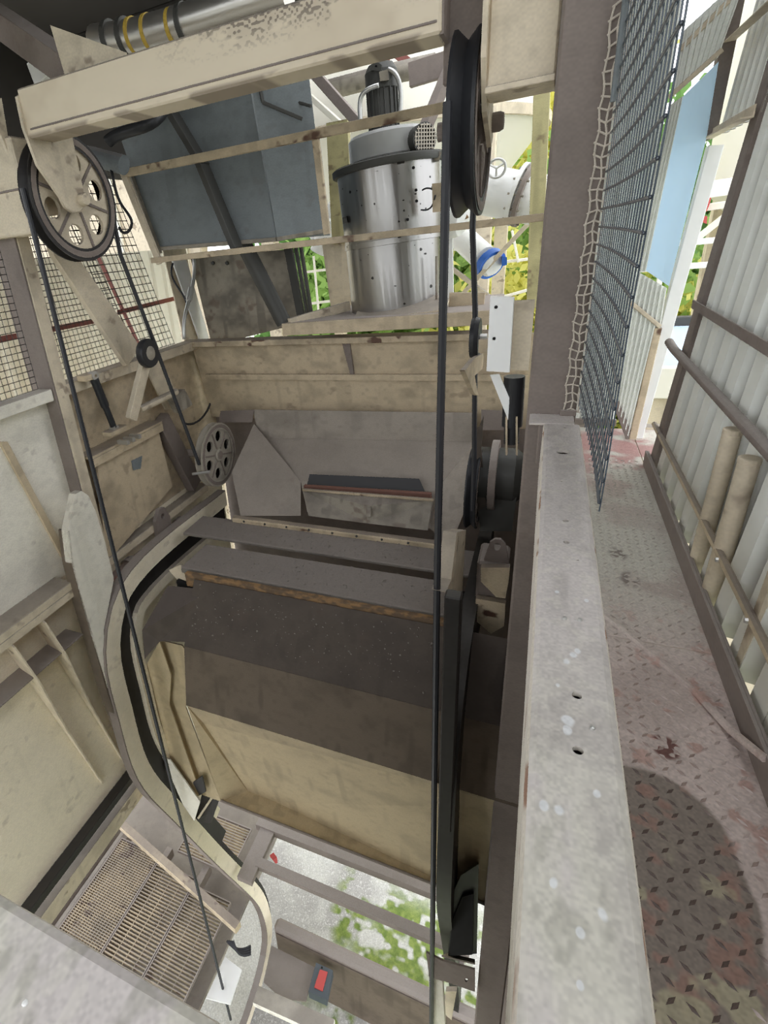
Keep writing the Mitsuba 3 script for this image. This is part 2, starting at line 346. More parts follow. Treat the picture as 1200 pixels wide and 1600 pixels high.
# the ground far below, with moss
s = struct('floor_ground', 'concrete yard with green moss far below')
put('slab', rbox(-60, 60, -40, 90, ZG - .3, ZG, .01), 'ground_concrete', s)

# left wall panels
XL = -4.10
s = struct('wall_left', 'painted steel sheet wall on the left of the shaft')
put('upper_panel', rbox(XL - .02, XL, -1.0, 3.56, -2.76, -1.02, .003), 'white_paint', s)
put('tan_panel', rbox(XL - .02, XL, 3.56, 7.0, -2.76, -1.02, .003), 'tan', s)
put('lower_panel', rbox(XL - .02, XL, -1.0, 6.2, -5.62, -2.76, .003), 'panel_cream', s)
# back wall between the ledge and the hopper
s = struct('wall_back', 'tan painted steel wall behind the hopper')
put('panel', plate([(-4.05, 5.92, -.98), (-.08, 5.92, -.98), (-.08, 6.06, -2.0), (-4.0, 6.06, -2.0)], .02), 'tan', s)
put('rib', bar((-3.92, 5.95, -1.42), (-.1, 5.95, -1.42), i_prof(.07, .06, .012), (0, 1, .1)), 'tan', s, label='thin horizontal rib')
put('stiffener', plate([(-2.03, 5.90, -1.03), (-1.94, 5.90, -1.03), (-1.92, 5.93, -1.40), (-1.96, 5.93, -1.40)], .05, 1), 'brown_dust', s)
put('lower_panel', rbox(-4.1, .6, 6.3, 6.34, -6.2, -2.0, .004), 'brown_dust', s)
# roof above
s = struct('ceiling', 'dark roof sheets over the hoist shaft')
put('roof_sheet', rbox(-6.5, .05, -2.6, 4.9, 2.75, 2.8, .01), 'roof_dark', s)  # unseen edges set to keep the shaft dark and the walkway bright
put('roof_sheet', rbox(.05, 2.4, 3.3, 5.6, 2.75, 2.8, .01), 'roof_dark', s)
put('roof_sheet', rbox(-6.5, -2.4, 4.9, 9.5, 2.75, 2.8, .01), 'roof_dark', s)
for y in (-1.5, .6, 2.0, 4.4):
    put('rafter', bar((-6.4, y, 2.6), (.04, y, 2.6), i_prof(.14, .26, .014)), 'roof_dark', s)

s = struct('shade_wall_front', 'unseen steel sheet added below the near beam to darken the shaft')
put('sheet', rbox(-2.2, .04, -.02, 0.0, -10.5, -1.32, .004), 'brown_dust', s)  # out of view, added to keep light off the column and hood
s = struct('shade_wall_under_walkway', 'unseen steel sheet added below the walkway to darken the shaft')
put('sheet', rbox(.20, .22, 0.0, 6.3, -8.0, -1.75, .004), 'brown_dust', s)  # out of view, added to darken the lower right of the shaft
s = struct('wall_upper_left', 'dark sheets above the mesh on the left side')
put('sheet', rbox(-6.5, -6.46, -2.6, 9.5, 1.3, 2.75, .01), 'roof_dark', s)
put('sheet', rbox(-6.5, -3.2, 6.8, 6.84, 1.35, 2.75, .01), 'roof_dark', s)
# ================================================================== RIGHT SIDE
# column between shaft and walkway
o = thing('column', 'brown dusty steel column between the hoist shaft and the walkway', 'column')
put('shaft', rbox(-.047, .20, 3.30, 3.54, -11.9, 2.75, .014), 'brown_dust', o)
put('base_plate', rbox(-.16, .31, 3.2, 3.64, ZG, -11.9, .006), 'cream', o)
put('seat_plate', rbox(-.03, .19, 3.13, 3.30, -1.012, -.998, .004), 'beam_metal', o)
put('gusset', rbox(.02, .19, 3.15, 3.30, -1.25, -1.012, .006), 'brown_dust', o)
# guard beam with bolt holes
o = thing('guard_beam', 'long pale steel channel beam with bolt holes beside the walkway', 'beam')
holes = [(.13, 2.70, .028, .05), (.13, 1.99, .010, .010), (.13, 1.83, .010, .010), (.139, 1.11, .0105, .0125), (.136, .952, .0105, .0125), (.142, 3.18, .008, .008), (.142, 3.07, .008, .008), (.12, 2.35, .004, .004), (.16, 1.72, .004, .004)]
prof = rect(.177, .30, .018).difference(sbox(-.0765, -.138, .0765, .138))
body = bar((.1295, -1.5, -1.15), (.1295, 3.13, -1.15), prof.buffer(0))
cut = []
for x, y, rx, ry in holes:
    c = trimesh.creation.cylinder(1, .1, sections=20); c.apply_scale((rx, rx * (1.0 if ry < .02 else .9), 1)); c.apply_translation((x, y, -1.0)); cut.append(c)
put('body', drill(body, cut), 'beam_metal', o)
for (x, y) in ((.155, 1.40), (.118, 1.395), (.165, 1.02)):
    put('bolt', lathe([(0, .006), (.005, .005), (.006, 0), (0, 0)], (x, y, -1.0), n=8), 'zinc', o)
# front beam across the bottom left
o = thing('front_beam', 'grey steel beam crossing the near corner below the camera', 'beam')
put('body', bar((-4.1, .15, -1.15), (.03, .15, -1.15), rect(.30, .30, .02), (0, 0, 1)), 'beam_metal', o)
for (x, y) in ((-.62, .20), (-.52, .17)):
    put('grout_fleck', lathe([(0, .002), (.0035, .0015), (.005, 0), (0, 0)], (x, y, -1.0), n=7), 'white_gloss', o)
# black screen mesh hung beside the column
o = thing('screen_panel', 'black woven steel screen hanging beside the column over the walkway', 'screen')
def sx(y, z): return .208 + .012 * math.sin((3.3 - y) * 2.0)
def yfree(z): return 1.70 - .17 * z - .03 * math.sin(z * 6)
zt = 1.5
rows = np.arange(-.83, zt, .078)
for i in range(21):
    t = i / 20.0
    pts = []
    for j, z in enumerate(np.linspace(-.87 - .07 * t, zt, 30)):
        y = yfree(z) * (1 - t) + 3.27 * t
        pts.append((sx(y, z), y, z))
    put('vertical_wire', tube(pts, .0023, 5), 'screen_bright', o, smooth=True)
for i, z in enumerate(rows):
    ys = np.linspace(yfree(z) - .012, 3.285, 22)
    put('cross_wire', tube([(sx(y, z) - .006, y, z) for j, y in enumerate(ys)], .0052, 5), 'screen_wire', o, smooth=True)
put('hanger_rod', tube([(sx(3.2, .7) - .02, 3.22, .45), (sx(3.2, 1.2) - .02, 3.2, 1.5)], .012, 8), 'blue_grey', o)
# pale wire strip on the column's edge
o = thing('wire_strip', 'pale crimped wire strip along the edge of the brown column', 'wire mesh')
seg = []
zs = np.arange(-.97, .86, .047)
def strip(z, c): return np.array([.140 + .012 * (z + .97) / 1.8 + c * .032 + .006 * math.sin(z * 40 + c), 3.283, z + .012 * math.sin(c * 2.1 + z * 7)])
for c in range(3):
    for a, b in zip(zs[:-1], zs[1:]): seg.append((strip(a, c), strip(b, c)))
for z in zs: seg += [(strip(z, -.25), strip(z, 1)), (strip(z, 1), strip(z, 2.3))]
put('wire_grid', wires(seg, .0042), 'strip_wire', o, kind='stuff')
put('end_tab', rbox(.12, .2, 3.27, 3.295, -1.0, -.965, .003), 'brown_dust', o)
o = thing('end_wall', 'pale corrugated end wall behind the black screen', 'wall')
put('sheet', ribbed((.10, 5.35, 2.0), (.66, 5.35, 2.0), (.10, 5.35, ZF), (.62, 5.35, ZF), 6, .03), 'sheet_metal', o)
put('bottom_angle', rbox(.10, .64, 5.30, 5.34, ZF, ZF + .06, .004), 'brown_dust', o)
# cladding posts
def lean_post(name, y, w, d, z0, z1, mat, label, cat_='post', dx=0.0):
    return solo(name, bar((wx(z0) + dx, y, z0), (wx(z1) + dx, y, z1), rect(w, d), (1, 0, .0)), mat, label, cat_)
lean_post('cladding_post', 4.30, .15, .10, ZF, 1.8, 'brown_dust', 'wide brown cladding post at the near side of the doorway', dx=.07)
solo('cladding_post', plate([AY(1142, -30, 5.12), AY(1172, -40, 5.12), AY(1120, 212, 5.12), AY(1100, 222, 5.12)], .10, 1), 'brown_dust', 'dark upper post at the far side of the doorway', 'post')
solo('door_lintel', bar((wx(.4), 4.2, .40), (wx(.4), 5.2, .40), l_prof(.06, .06, .008)), 'cream', 'cream angle lintel over the doorway opening', 'lintel')
solo('upper_girt', bar((wx(.9), 2.0, .86), (wx(.9) - .02, 5.15, .93), l_prof(.06, .05, .006)), 'cream', 'slanting cream angle bar high on the right cladding', 'angle bar')
# handrail, lower rail, girt
o = thing('handrail', 'brown tubular handrail along the corrugated wall', 'handrail')
put('tube', tube([(.785, 4.56, -.84), (.795, 4.50, -.86), (.80, 4.42, -.87), (.80, 4.2, -.87), (.80, -1.4, -.87)], .026, 12), 'brown_dust', o, smooth=40)
o = thing('knee_rail', 'thin cream knee rail with bolts below the handrail', 'rail')
put('tube', tube([(.77, 4.46, -1.40), (.77, 2.9, -1.39), (.77, -1.4, -1.40)], .017, 8), 'rusty_cream', o, smooth=40)
for y in (2.55, 2.12): put('bolt', lathe([(0, .012), (.01, .01), (.012, 0), (0, 0)], (.755, y, -1.395), (-1, 0, 0), n=6), 'zinc', o)
solo('girt', bar((.82, 4.28, -.585), (.82, -1.4, -.585), l_prof(.045, .05, .006), (0, 0, 1)), 'brown_dust', 'brown angle girt across the corrugated wall above the handrail', 'girt')
for i, (y, r, z1, lb) in enumerate(((2.92, .036, -.93, 'farther of two cream pipes standing against the corrugated wall'), (2.64, .038, -.96, 'nearer of two cream pipes standing against the corrugated wall'))):
    o = thing('stand_pipe', lb, 'pipe')
    put('tube', tube([(.785, y, ZF + .02), (.80, y, z1)], r, 16), 'cream', o, smooth=40)
    put('cap', lathe([(0, .004), (r * .9, .004), (r * 1.04, 0), (r * 1.04, -.02), (0, -.02)], (.80, y, z1), n=16), 'cream', o)
for i, (y, lb) in enumerate(((2.14, 'cream stanchion of the knee rail next to two cream pipes on the corrugated wall'),)):
    solo('stanchion', bar((.775, y, ZF + .02), (.80, y - .02, -.87), l_prof(.07, .05, .008), (0, 1, 0)), 'cream', lb, 'post')
# far end: door leaf of sheets
o = thing('end_door', 'far door leaf with blue translucent sheet and corrugated panels', 'door')
YD = 5.0
def dpl(pts, t=.012): return plate([AY(x, y, YD) for x, y in pts], t)
put('translucent_sheet', dpl([(1066, 152), (1123, 96), (1104, 215), (1045, 447), (1008, 422)], .004), 'translucent', o, label='light blue translucent sheet')
q = lambda x, y, d=YD: AY(x, y, d)
put('lower_sheet', ribbed(q(985, 470), q(1032, 510), q(960, 625), q(985, 692), 7), 'sheet_metal', o)
put('middle_sheet', ribbed(q(996, 424), q(1042, 450), q(985, 470), q(1032, 510), 7), 'sheet_metal', o)
put('side_sheet', ribbed(q(1046, 165), q(1067, 150), q(985, 425), q(1009, 424), 4), 'sheet_metal', o)
put('upper_sheet', ribbed(q(1066, 50), q(1170, -45), q(1050, 152), q(1122, 90), 8), 'sheet_metal', o)
put('lower_rail', bar(q(985, 472), q(1031, 510), rect(.05, .03)), 'cream', o)
put('upper_rail', bar(q(1045, 152), q(1128, 78), rect(.04, .03)), 'cream', o)
put('top_rail', bar(q(1062, 78), q(1140, 0), rect(.03, .03)), 'cream', o)
put('kick_plate', bar(q(961, 628), q(985, 688), rect(.03, .05)), 'brown_dust', o)
put('stile', bar(q(1028, 512), q(987, 690), rect(.05, .04)), 'rusty_cream', o)
solo('door_post', bar(AY(1117, 228, 5.06), AY(992, 688, 5.06), rect(.085, .10), (0, -1, 0)), 'white_gloss', 'white square post at the far end of the walkway', 'post')

# ================================================================== SHAFT FRAME
# left column
o = thing('left_column', 'cream steel column against the left wall with brown front', 'column')
put('front_face', rbox(-4.24, -3.955, 3.50, 3.52, -2.75, 2.6, .004), 'brown_dust', o, label='brown dusty front plate')
put('inner_face', rbox(-3.98, -3.95, 3.522, 3.655, -2.7, 2.6, .006), 'cream', o)
put('web', rbox(-4.24, -3.982, 3.58, 3.60, -2.75, 2.6, .004), 'cream', o)
# sills
for (y0, y1, mat, lb) in ((-1.0, 3.49, 'white_paint', 'pale sill channel under the mesh in front of the left column'), (3.66, 4.72, 'cream', 'cream sill channel behind the left column under the triangular mesh'), (4.72, 6.0, 'cream', 'cream sill channel at the far end of the left wall')):
    solo('sill_channel', rbox(-4.14, -3.97, y0, y1, -1.06, -.95, .006), mat, lb, 'channel')
solo('tan_shelf', [rbox(-4.12, -3.90, 3.68, 4.86, -1.71, -1.68, .004), rbox(-3.93, -3.90, 3.68, 4.86, -1.80, -1.71, .003)], 'tan', 'dusty shelf angle under the shock absorber on the left wall', 'shelf')
solo('wall_stiffener', bar((-4.02, 4.98, -1.70), (-4.02, 5.42, -2.75), rect(.22, .12, .006), (1, 0, 0)), 'brown_dust', 'brown vertical stiffener left of the small pulley', 'stiffener')
solo('patched_plate', plate([AX(150, 720, -3.99), AX(245, 668, -3.99), AX(268, 760, -3.99), AX(165, 880, -3.99)], .03), 'tan', 'tan plate with chipped paint below the shelf', 'plate')
for pts in (([(205, 720), (222, 712), (220, 732), (208, 735)]),):
    put('chip', plate([AX(x, y, -3.968) for x, y in pts], .003), 'blue_grey', 'patched_plate', label='chipped patch showing grey primer')
# diagonal brace
solo('diagonal_brace', plate([AX(60, 345, -3.96), AX(112, 400, -3.96), AX(213, 543, -3.96), AX(192, 572, -3.96), AX(77, 400, -3.96)], .06, -1), 'cream', 'wide cream diagonal brace from the big left pulley down to the sill', 'brace')
solo('gusset_brace', plate([AX(238, 552, -3.93), AX(262, 585, -3.93), AX(285, 640, -3.93), AX(258, 640, -3.93), AX(232, 585, -3.93)], .02), 'cream', 'cream gusset strip behind the small tension roller', 'gusset')
# left mesh panels (open wire grids)
def grid(corners, nu, nv, r, x=None):
    A, B, D, Cc = (np.array(p, float) for p in corners)   # A top-left, B top-right, D bottom-left, Cc bottom-right
    seg = []
    for i in range(nu + 1):
        t = i / nu; seg.append((A + (B - A) * t, D + (Cc - D) * t))
    for j in range(nv + 1):
        t = j / nv; seg.append((A + (D - A) * t + (r * 1.5, 0, 0), B + (Cc - B) * t + (r * 1.5, 0, 0)))
    return wires(seg, r)
o = thing('wire_mesh', 'wire mesh guard left of the cream column', 'wire mesh')
put('wire_grid', grid([(-4.13, 1.4, .9), (-4.13, 3.48, .9), (-4.13, 1.4, -.95), (-4.13, 3.48, -.95)], 36, 32, .0034), 'mesh_wire', o, kind='stuff')
o = thing('wire_mesh', 'fine wire mesh guard in the triangle between column and diagonal brace', 'wire mesh')
put('wire_grid', grid([(-4.13, 3.66, .9), (-4.13, 4.3, .9), (-4.13, 3.66, -.95), (-4.13, 4.95, -.95)], 20, 34, .0036), 'mesh_wire', o, kind='stuff')
o = thing('wire_mesh', 'black wire mesh guard behind the back pulley cable', 'wire mesh')
put('wire_grid', grid([(-4.10, 4.15, 1.0), (-4.10, 4.95, 1.0), (-4.10, 4.72, -.93), (-4.10, 5.62, -.93)], 11, 24, .0042), 'mesh_wire', o, kind='stuff')
solo('corner_trim', plate([AX(268, 405, -4.08), AX(290, 405, -4.08), AX(326, 530, -4.08), AX(312, 533, -4.08)], .02), 'white_gloss', 'bright white corner trim beside the stained sheet', 'trim')
solo('corner_sheet', plate([AX(232, 300, -4.14), AX(272, 300, -4.14), AX(318, 533, -4.14), AX(290, 540, -4.14)], .012), 'cream', 'cream sheet behind the black mesh in the far left corner', 'sheet')
o = thing('red_frame', 'red angle frame outside the left mesh', 'frame')
put('upright', bar((-4.35, 4.55, .9), (-4.35, 5.25, -.95), l_prof(.05, .05, .008), (1, 0, 0)), 'red_paint', o)
put('crossbar', bar(AX(185, 492, -4.33), AX(300, 463, -4.33), l_prof(.05, .05, .008)), 'red_paint', o)
put('crossbar', bar(AX(0, 535, -4.33), AX(150, 505, -4.33), l_prof(.05, .05, .008)), 'red_paint', o)
o = thing('neighbour_cladding', 'pale corrugated cladding of the neighbouring building outside the left mesh', 'wall')
V = []
put('sheet', corrugated(-2, 8.6, -1.4, .2, -6.1 - .74, pit=.3, amp=.05, xf=lambda z: .74), 'silo_white', o)
solo('coiled_rope', tube([(-4.3 + .018 * math.cos(t), 2.55 + .018 * math.sin(t) - .16 * (-.35 - t * .012), -.35 - t * .0115) for t in np.arange(0, 52, .5)], .011, 6), 'foil', 'twisted rope hanging outside the mesh at the left edge', 'rope')
# mid girder with stiffeners
o = thing('plate_girder', 'dusty plate girder with two flanges along the left wall', 'girder')
put('top_flange', rbox(-4.1, -3.86, -1.0, 3.05, -2.78, -2.70, .006), 'cream', o)
put('far_flange', rbox(-4.1, -3.96, 3.05, 5.65, -2.92, -2.82, .006), 'cream', o)
put('lip', rbox(-3.875, -3.86, -1.0, 3.2, -2.86, -2.78, .004), 'cream', o)
put('bottom_flange', rbox(-4.1, -3.86, -1.0, 3.0, -3.30, -3.285, .004), 'brown_dust', o)
for y in (2.28, 2.62):
    put('stiffener', plate([(-4.09, y, -2.79), (-3.82, y + .02, -2.86), (-3.80, y + .06, -3.29), (-3.99, y + .28, -4.2), (-4.05, y + .62, -5.3), (-4.09, y + .62, -5.3), (-4.09, y + .1, -3.3)], .014), 'cream', o)
put('stiffener', plate([AX(0, 690, -4.07), AX(12, 690, -4.07), AX(106, 868, -4.07), AX(98, 872, -4.07)], .05, 1), 'tan', o)
o = thing('wall_foot_beam', 'cream beam at the foot of the left wall beside the gratings', 'beam')
put('upper_flange', rbox(-4.1, -3.98, -1.0, 3.3, -5.66, -5.56, .008), 'grease', o, label='black greasy ledge')
put('body', bar((-4.05, -.5, -5.85), (-4.05, 3.25, -5.85), rect(.20, .22, .01)), 'cream', o)
# lug bracket, red shaft under the girder
solo('lug_bracket', slab_x([(4.40, -3.05), (4.66, -3.05), (4.69, -2.84), (4.62, -2.68), (4.52, -2.66), (4.42, -2.78)], -3.96, -3.91, [Point(4.56, -2.77).buffer(.035)]), 'brown_dust', 'grey lug plate with a hole standing on the left girder', 'bracket')
o = thing('drive_shaft', 'dull red shaft lying under the left girder', 'shaft')
put('tube', tube([(-3.99, 3.4, -3.10), (-3.99, 5.5, -3.10)], .07, 16), 'red_paint', o, smooth=40)
for y in (3.95, 4.95): put('collar', lathe([(.07, -.05), (.10, -.05), (.10, .05), (.07, .05)], (-3.99, y, -3.10), (0, 1, 0), 20), 'brown_dust', o)

# ---------------- skip rails
OUT = [(5.73, -2.95), (5.0, -2.93), (4.24, -2.92), (3.75, -2.97), (3.46, -3.08), (3.27, -3.27), (3.12, -3.55), (3.05, -3.9), (3.04, -4.4), (3.03, -4.9), (3.07, -5.4), (3.3, -6.2), (3.65, -7.25), (4.14, -8.7), (4.63, -10.1), (4.88, -11.0), (4.93, -11.5), (4.86, -12.05), (4.45, -12.42), (3.9, -12.58), (3.5, -12.6)]
def offset(P, d):
    P = np.array(P); t = np.gradient(P, axis=0); t /= np.linalg.norm(t, axis=1, keepdims=True)
    return P + d * np.stack([t[:, 1] * -1, t[:, 0]], 1) * -1
def smoothline(P, n=60):
    from scipy.interpolate import CubicSpline
    P = np.array(P); s = np.r_[0, np.cumsum(np.linalg.norm(np.diff(P, axis=0), axis=1))]
    return CubicSpline(s, P)(np.linspace(0, s[-1], n))
OL = smoothline(OUT)
def strip_yz(d0, d1, x0, x1, i0=0, i1=None):
    a, b = offset(OL, d0)[i0:i1], offset(OL, d1)[i0:i1]
    V, Fc = [], []
    for p, q_ in zip(a, b): V += [(x0, *p), (x1, *p), (x1, *q_), (x0, *q_)]
    n = len(a)
    for i in range(n - 1):
        for k in range(4):
            c0, c1 = 4 * i + k, 4 * i + (k + 1) % 4
            Fc += [(c0, c1, c1 + 4), (c0, c1 + 4, c0 + 4)]
    Fc += [(0, 2, 1), (0, 3, 2), (4 * n - 4, 4 * n - 3, 4 * n - 2), (4 * n - 4, 4 * n - 2, 4 * n - 1)]
    m = trimesh.Trimesh(V, Fc, process=False); m.fix_normals(); return m
sg = 1.0 if offset(OL, .1)[20][0] > OL[20][0] else -1.0
def rails(name, xi, xo, label, paint='cream', cap='brown_dust'):
    o = thing(name, label, 'rail')
    lo, hi = min(xi, xo), max(xi, xo); deep = xi + (xo - xi) * .55
    put('outer_flange', strip_yz(0, sg * .21, lo, hi), paint, o, smooth=30)
    put('groove', strip_yz(sg * .205, sg * .44, min(deep, xo), max(deep, xo), 0, 36), 'grease', o, smooth=30, label='black greasy running groove')
    put('lower_groove', strip_yz(sg * .205, sg * .30, min(deep, xo), max(deep, xo), 35), 'grease', o, smooth=30)
    put('inner_flange', strip_yz(sg * .43, sg * .56, lo, hi, 0, 33), paint, o, smooth=30)
    put('outer_cap', strip_yz(-sg * .012, sg * .001, lo - .004, hi), cap, o, smooth=30, label='brown dusty outer face')
    return o
rl = rails('skip_rail', -3.75, -3.86, 'curved cream skip rail on the left with black groove', 'panel_cream')
rr = rails('skip_rail', -.43, -.31, 'dark curved skip rail on the right behind the two cables', 'grease', 'grease')
wp = [(118, 772), (127, 767), (138, 774), (150, 800), (165, 850), (178, 905), (162, 985), (166, 1030), (192, 1120), (215, 1210), (195, 1160), (140, 985), (112, 880), (106, 830)]
put('web_plate', slab_x([tuple(AX(x, y, -3.78)[1:]) for x, y in wp], -3.86, -3.78), 'white_paint', rl, label='white curved plate rising beside the left column')
def ribbon(pxs, xa, xb, t=.02):
    P = [AX(x, y, xb)[1:] for x, y in pxs]; V, Fc = [], []
    for p in P:
        V += [(xa, p[0], p[1]), (xb, p[0], p[1]), (xb, p[0] + t, p[1]), (xa, p[0] + t, p[1])]
    for i in range(len(P) - 1):
        for k in range(4):
            c0, c1 = 4 * i + k, 4 * i + (k + 1) % 4; Fc += [(c0, c1, c1 + 4), (c0, c1 + 4, c0 + 4)]
    return trimesh.Trimesh(V, Fc, process=False)
put('edge_strip', ribbon([(106, 830), (112, 880), (124, 930), (140, 985), (165, 1075), (195, 1160), (215, 1215)], -3.90, -3.78), 'hood_front', rl, label='brown edge strip')
# right guide post in front of the right rail
o = thing('guide_post', 'dark greasy guide post at the right of the shaft below the white bracket', 'post')
put('front_bar', rbox(-.435, -.33, 3.02, 3.12, -4.4, -2.15, .01), 'grease', o)
put('white_cap', plate([AX(697, 925, -.46), AX(705, 905, -.46), AX(714, 832, -.46), AX(728, 828, -.46), AX(722, 930, -.46)], .10, 1), 'cream', o, label='cream upper end')

# ---------------- top beam and brackets
o = thing('top_beam', 'large cream box beam across the top of the shaft', 'beam')
put('body', rbox(-3.45, -.58, 3.40, 3.64, .90, 1.20, .012), 'beam_cream', o)
put('weld_seam', rbox(-3.40, -.60, 3.394, 3.402, .945, .957, .002), 'brown_dust', o)
solo('beam_plate', [rbox(-.36, -.05, 3.42, 3.60, .62, 1.5, .01), rbox(-.36, -.05, 3.36, 3.62, .60, .63, .004)], 'cream', 'cream box plate between the black pulley and the brown column', 'plate')
solo('top_gusset', plate([AY(80, 40, 3.62), AY(197, 82, 3.62), AY(195, 100, 3.62), AY(104, 122, 3.62)], .02), 'cream', 'triangular cream gusset plate standing on the top beam', 'gusset')
o = thing('left_header', 'cream header beam at the upper left edge', 'beam')
put('body', rbox(-4.3, -3.62, 3.40, 3.62, .30, .95, .012), 'cream', o)
put('seam', rbox(-4.3, -3.62, 3.392, 3.402, .60, .615, .002), 'brown_dust', o)

# ---------------- pulleys
def sheave(o, c, R_, w, face, rim, holes=6, hr=.17, rh=.58):
    """sheave in the YZ plane, facing +x"""
    c = np.array(c, float)
    put('rim', lathe([(R_ * .80, -w), (R_, -w), (R_, -w * .75), (R_ * .90, 0), (R_, w * .75), (R_, w), (R_ * .80, w)], c, (1, 0, 0), 48), rim, o, smooth=30)
    disc = circ(R_ * .87, 12).difference(circ(R_ * .06))
    for k in range(holes):
        a = (k + .25) * 2 * math.pi / holes; disc = disc.difference(Point(R_ * rh * math.cos(a), R_ * rh * math.sin(a)).buffer(R_ * hr, quad_segs=5))
    m = ext(disc, w * .5); m.apply_transform(frame(c + (w * .2, 0, 0), (0, 1, 0), (0, 0, 1), (1, 0, 0))); put('disc', m, face, o)
    put('face_ring', lathe([(R_ * .84, w * .7), (R_ * .94, w * 1.0), (R_ * .95, w * 1.06), (R_ * .85, w * 1.1), (R_ * .84, w * .7)], c, (1, 0, 0), 48), 'brown_dust', o, smooth=30)
    for k in range(holes):
        a = (k + .75) * 2 * math.pi / holes; d = vec(0, math.cos(a), math.sin(a))
        put('spoke', bar(c + d * R_ * .22 + (w * .72, 0, 0), c + d * R_ * .80 + (w * .72, 0, 0), rect(R_ * .05, w * .35, .002), (1, 0, 0)), 'brown_dust', o)
    put('hub', lathe([(0, -w * 1.1), (R_ * .2, -w * 1.1), (R_ * .2, w * 1.0), (R_ * .17, w * 1.2), (0, w * 1.2)], c, (1, 0, 0), 24), face, o, smooth=30)
YP, ZP, RP = 3.83, .54, .47
o = thing('cable_pulley', 'large cream cable pulley hanging at the upper left', 'pulley')
sheave(o, (-3.57, YP, ZP), RP, .055, 'cream', 'grease')
o = thing('pulley_bracket', 'cream hanger plates holding the large left pulley', 'bracket')
def hang(x0, x1): return slab_x([tuple(AX(x, y, -3.43)[1:]) for x, y in ((28, 150), (40, 141), (50, 205), (62, 212), (112, 205), (131, 296), (134, 318), (126, 330), (114, 332), (103, 324), (95, 308), (60, 258), (38, 198))], x0, x1)
put('hanger_plate', hang(-3.46, -3.435), 'cream', o)
put('hanger_plate', hang(-3.70, -3.675), 'cream', o)
put('axle', lathe([(0, 0), (.05, 0), (.05, .30), (.042, .315), (0, .315)], (-3.70, YP - .03, ZP - .02), (1, 0, 0), 20), 'cream', o, smooth=30)
o = thing('cable_pulley', 'large black cable pulley seen edge on near the brown column', 'pulley')
sheave(o, (-.475, YP, ZP), RP, .07, 'brown_dust', 'rubber')
o = thing('pulley_bracket', 'cream side plate with step holding the black pulley', 'bracket')
put('hanger_plate', slab_x([(3.38, 1.6), (3.62, 1.6), (3.72, .8), (3.9, .48), (3.83, .42), (3.74, .46), (3.5, .55), (3.36, .75)], -.385, -.36), 'cream', o)
put('hanger_plate', slab_x([(3.40, 1.5), (3.62, 1.5), (3.66, .9), (3.42, .9)], -.60, -.57), 'brown_dust', o)
put('back_plate', rbox(-.60, -.36, 3.60, 3.64, .72, 1.9, .006), 'brown_dust', o)
put('axle', lathe([(0, 0), (.05, 0), (.05, .34), (.04, .36), (0, .36)], (-.66, YP, ZP), (1, 0, 0), 20), 'brown_dust', o, smooth=30)
# small lower pulley and tension roller on the left
o = thing('cable_pulley', 'smaller grey pulley with six holes at the left of the hopper', 'pulley')
sheave(o, (-3.57, 5.37, -2.27), .40, .05, 'pulley_grey', 'pulley_grey')
put('shade_disc', lathe([(0, -.045), (.33, -.045), (.33, -.035), (0, -.035)], (-3.57, 5.37, -2.27), (1, 0, 0), 30), 'grease', o)  # dark disc added so the holes of the pulley look shaded
put('axle', tube([(-4.05, 5.37, -2.27), (-3.5, 5.37, -2.27)], .05, 14), 'brown_dust', o, smooth=40)
put('cable_keeper', bar((-3.60, 4.85, -2.32), (-3.45, 5.0, -2.34), rect(.03, .03)), 'zinc', o)
o = thing('tension_roller', 'small black tension roller on a cream arm at the left', 'roller')
put('tyre', lathe([(.07, -.04), (.135, -.04), (.145, -.02), (.145, .02), (.135, .04), (.07, .04)], (-3.60, 4.46, -.83), (1, 0, 0), 32), 'rubber', o, smooth=30)
put('hub', lathe([(0, -.035), (.09, -.035), (.09, .03), (.05, .05), (.03, .05), (0, .06)], (-3.60, 4.46, -.83), (1, 0, 0), 20), 'stained', o, smooth=30)
put('arm', bar(AX(228, 562, -3.66), AX(205, 655, -3.72), rect(.06, .13, .006), (0, 1, 0)), 'cream', o)
put('pivot_bar', tube([AX(218, 640, -3.72), AX(275, 612, -3.72)], .04, 12), 'cream', o, smooth=40)
put('clamp', [plate([AX(264, 622, -3.74), AX(284, 608, -3.74), AX(297, 632, -3.74), AX(276, 645, -3.74)], .08)], 'stained', o)
for d in (0, .09, .19): put('base_bolt', rbox(-3.88, -3.74, 4.05 + d, 4.09 + d, -1.68, -1.635, .004), 'zinc', o)
o = thing('shock_absorber', 'black shock absorber on the left wall beside the front cable', 'shock absorber')
A_, B_ = AX(147, 592, -3.86), AX(178, 668, -3.86)
put('sleeve', tube([A_, A_ + (B_ - A_) * .55], .042, 14), 'rubber', o, smooth=40)
put('rod_boot', tube([A_ + (B_ - A_) * .5, B_], .032, 14), 'rubber', o, smooth=40)
for e_ in (A_ + (0, 0, .03), B_ - (0, 0, .02)): put('eye', lathe([(.015, -.03), (.045, -.03), (.045, .03), (.015, .03)], e_, (1, 0, 0), 16), 'zinc', o)
put('bracket', rbox(-3.96, -3.84, A_[1] - .12, A_[1] + .03, A_[2] + .0, A_[2] + .06, .006), 'rusty_cream', o)
put('bracket', rbox(-3.92, -3.80, B_[1] - .12, B_[1] + .14, B_[2] - .06, B_[2] - .01, .006), 'rusty_cream', o)
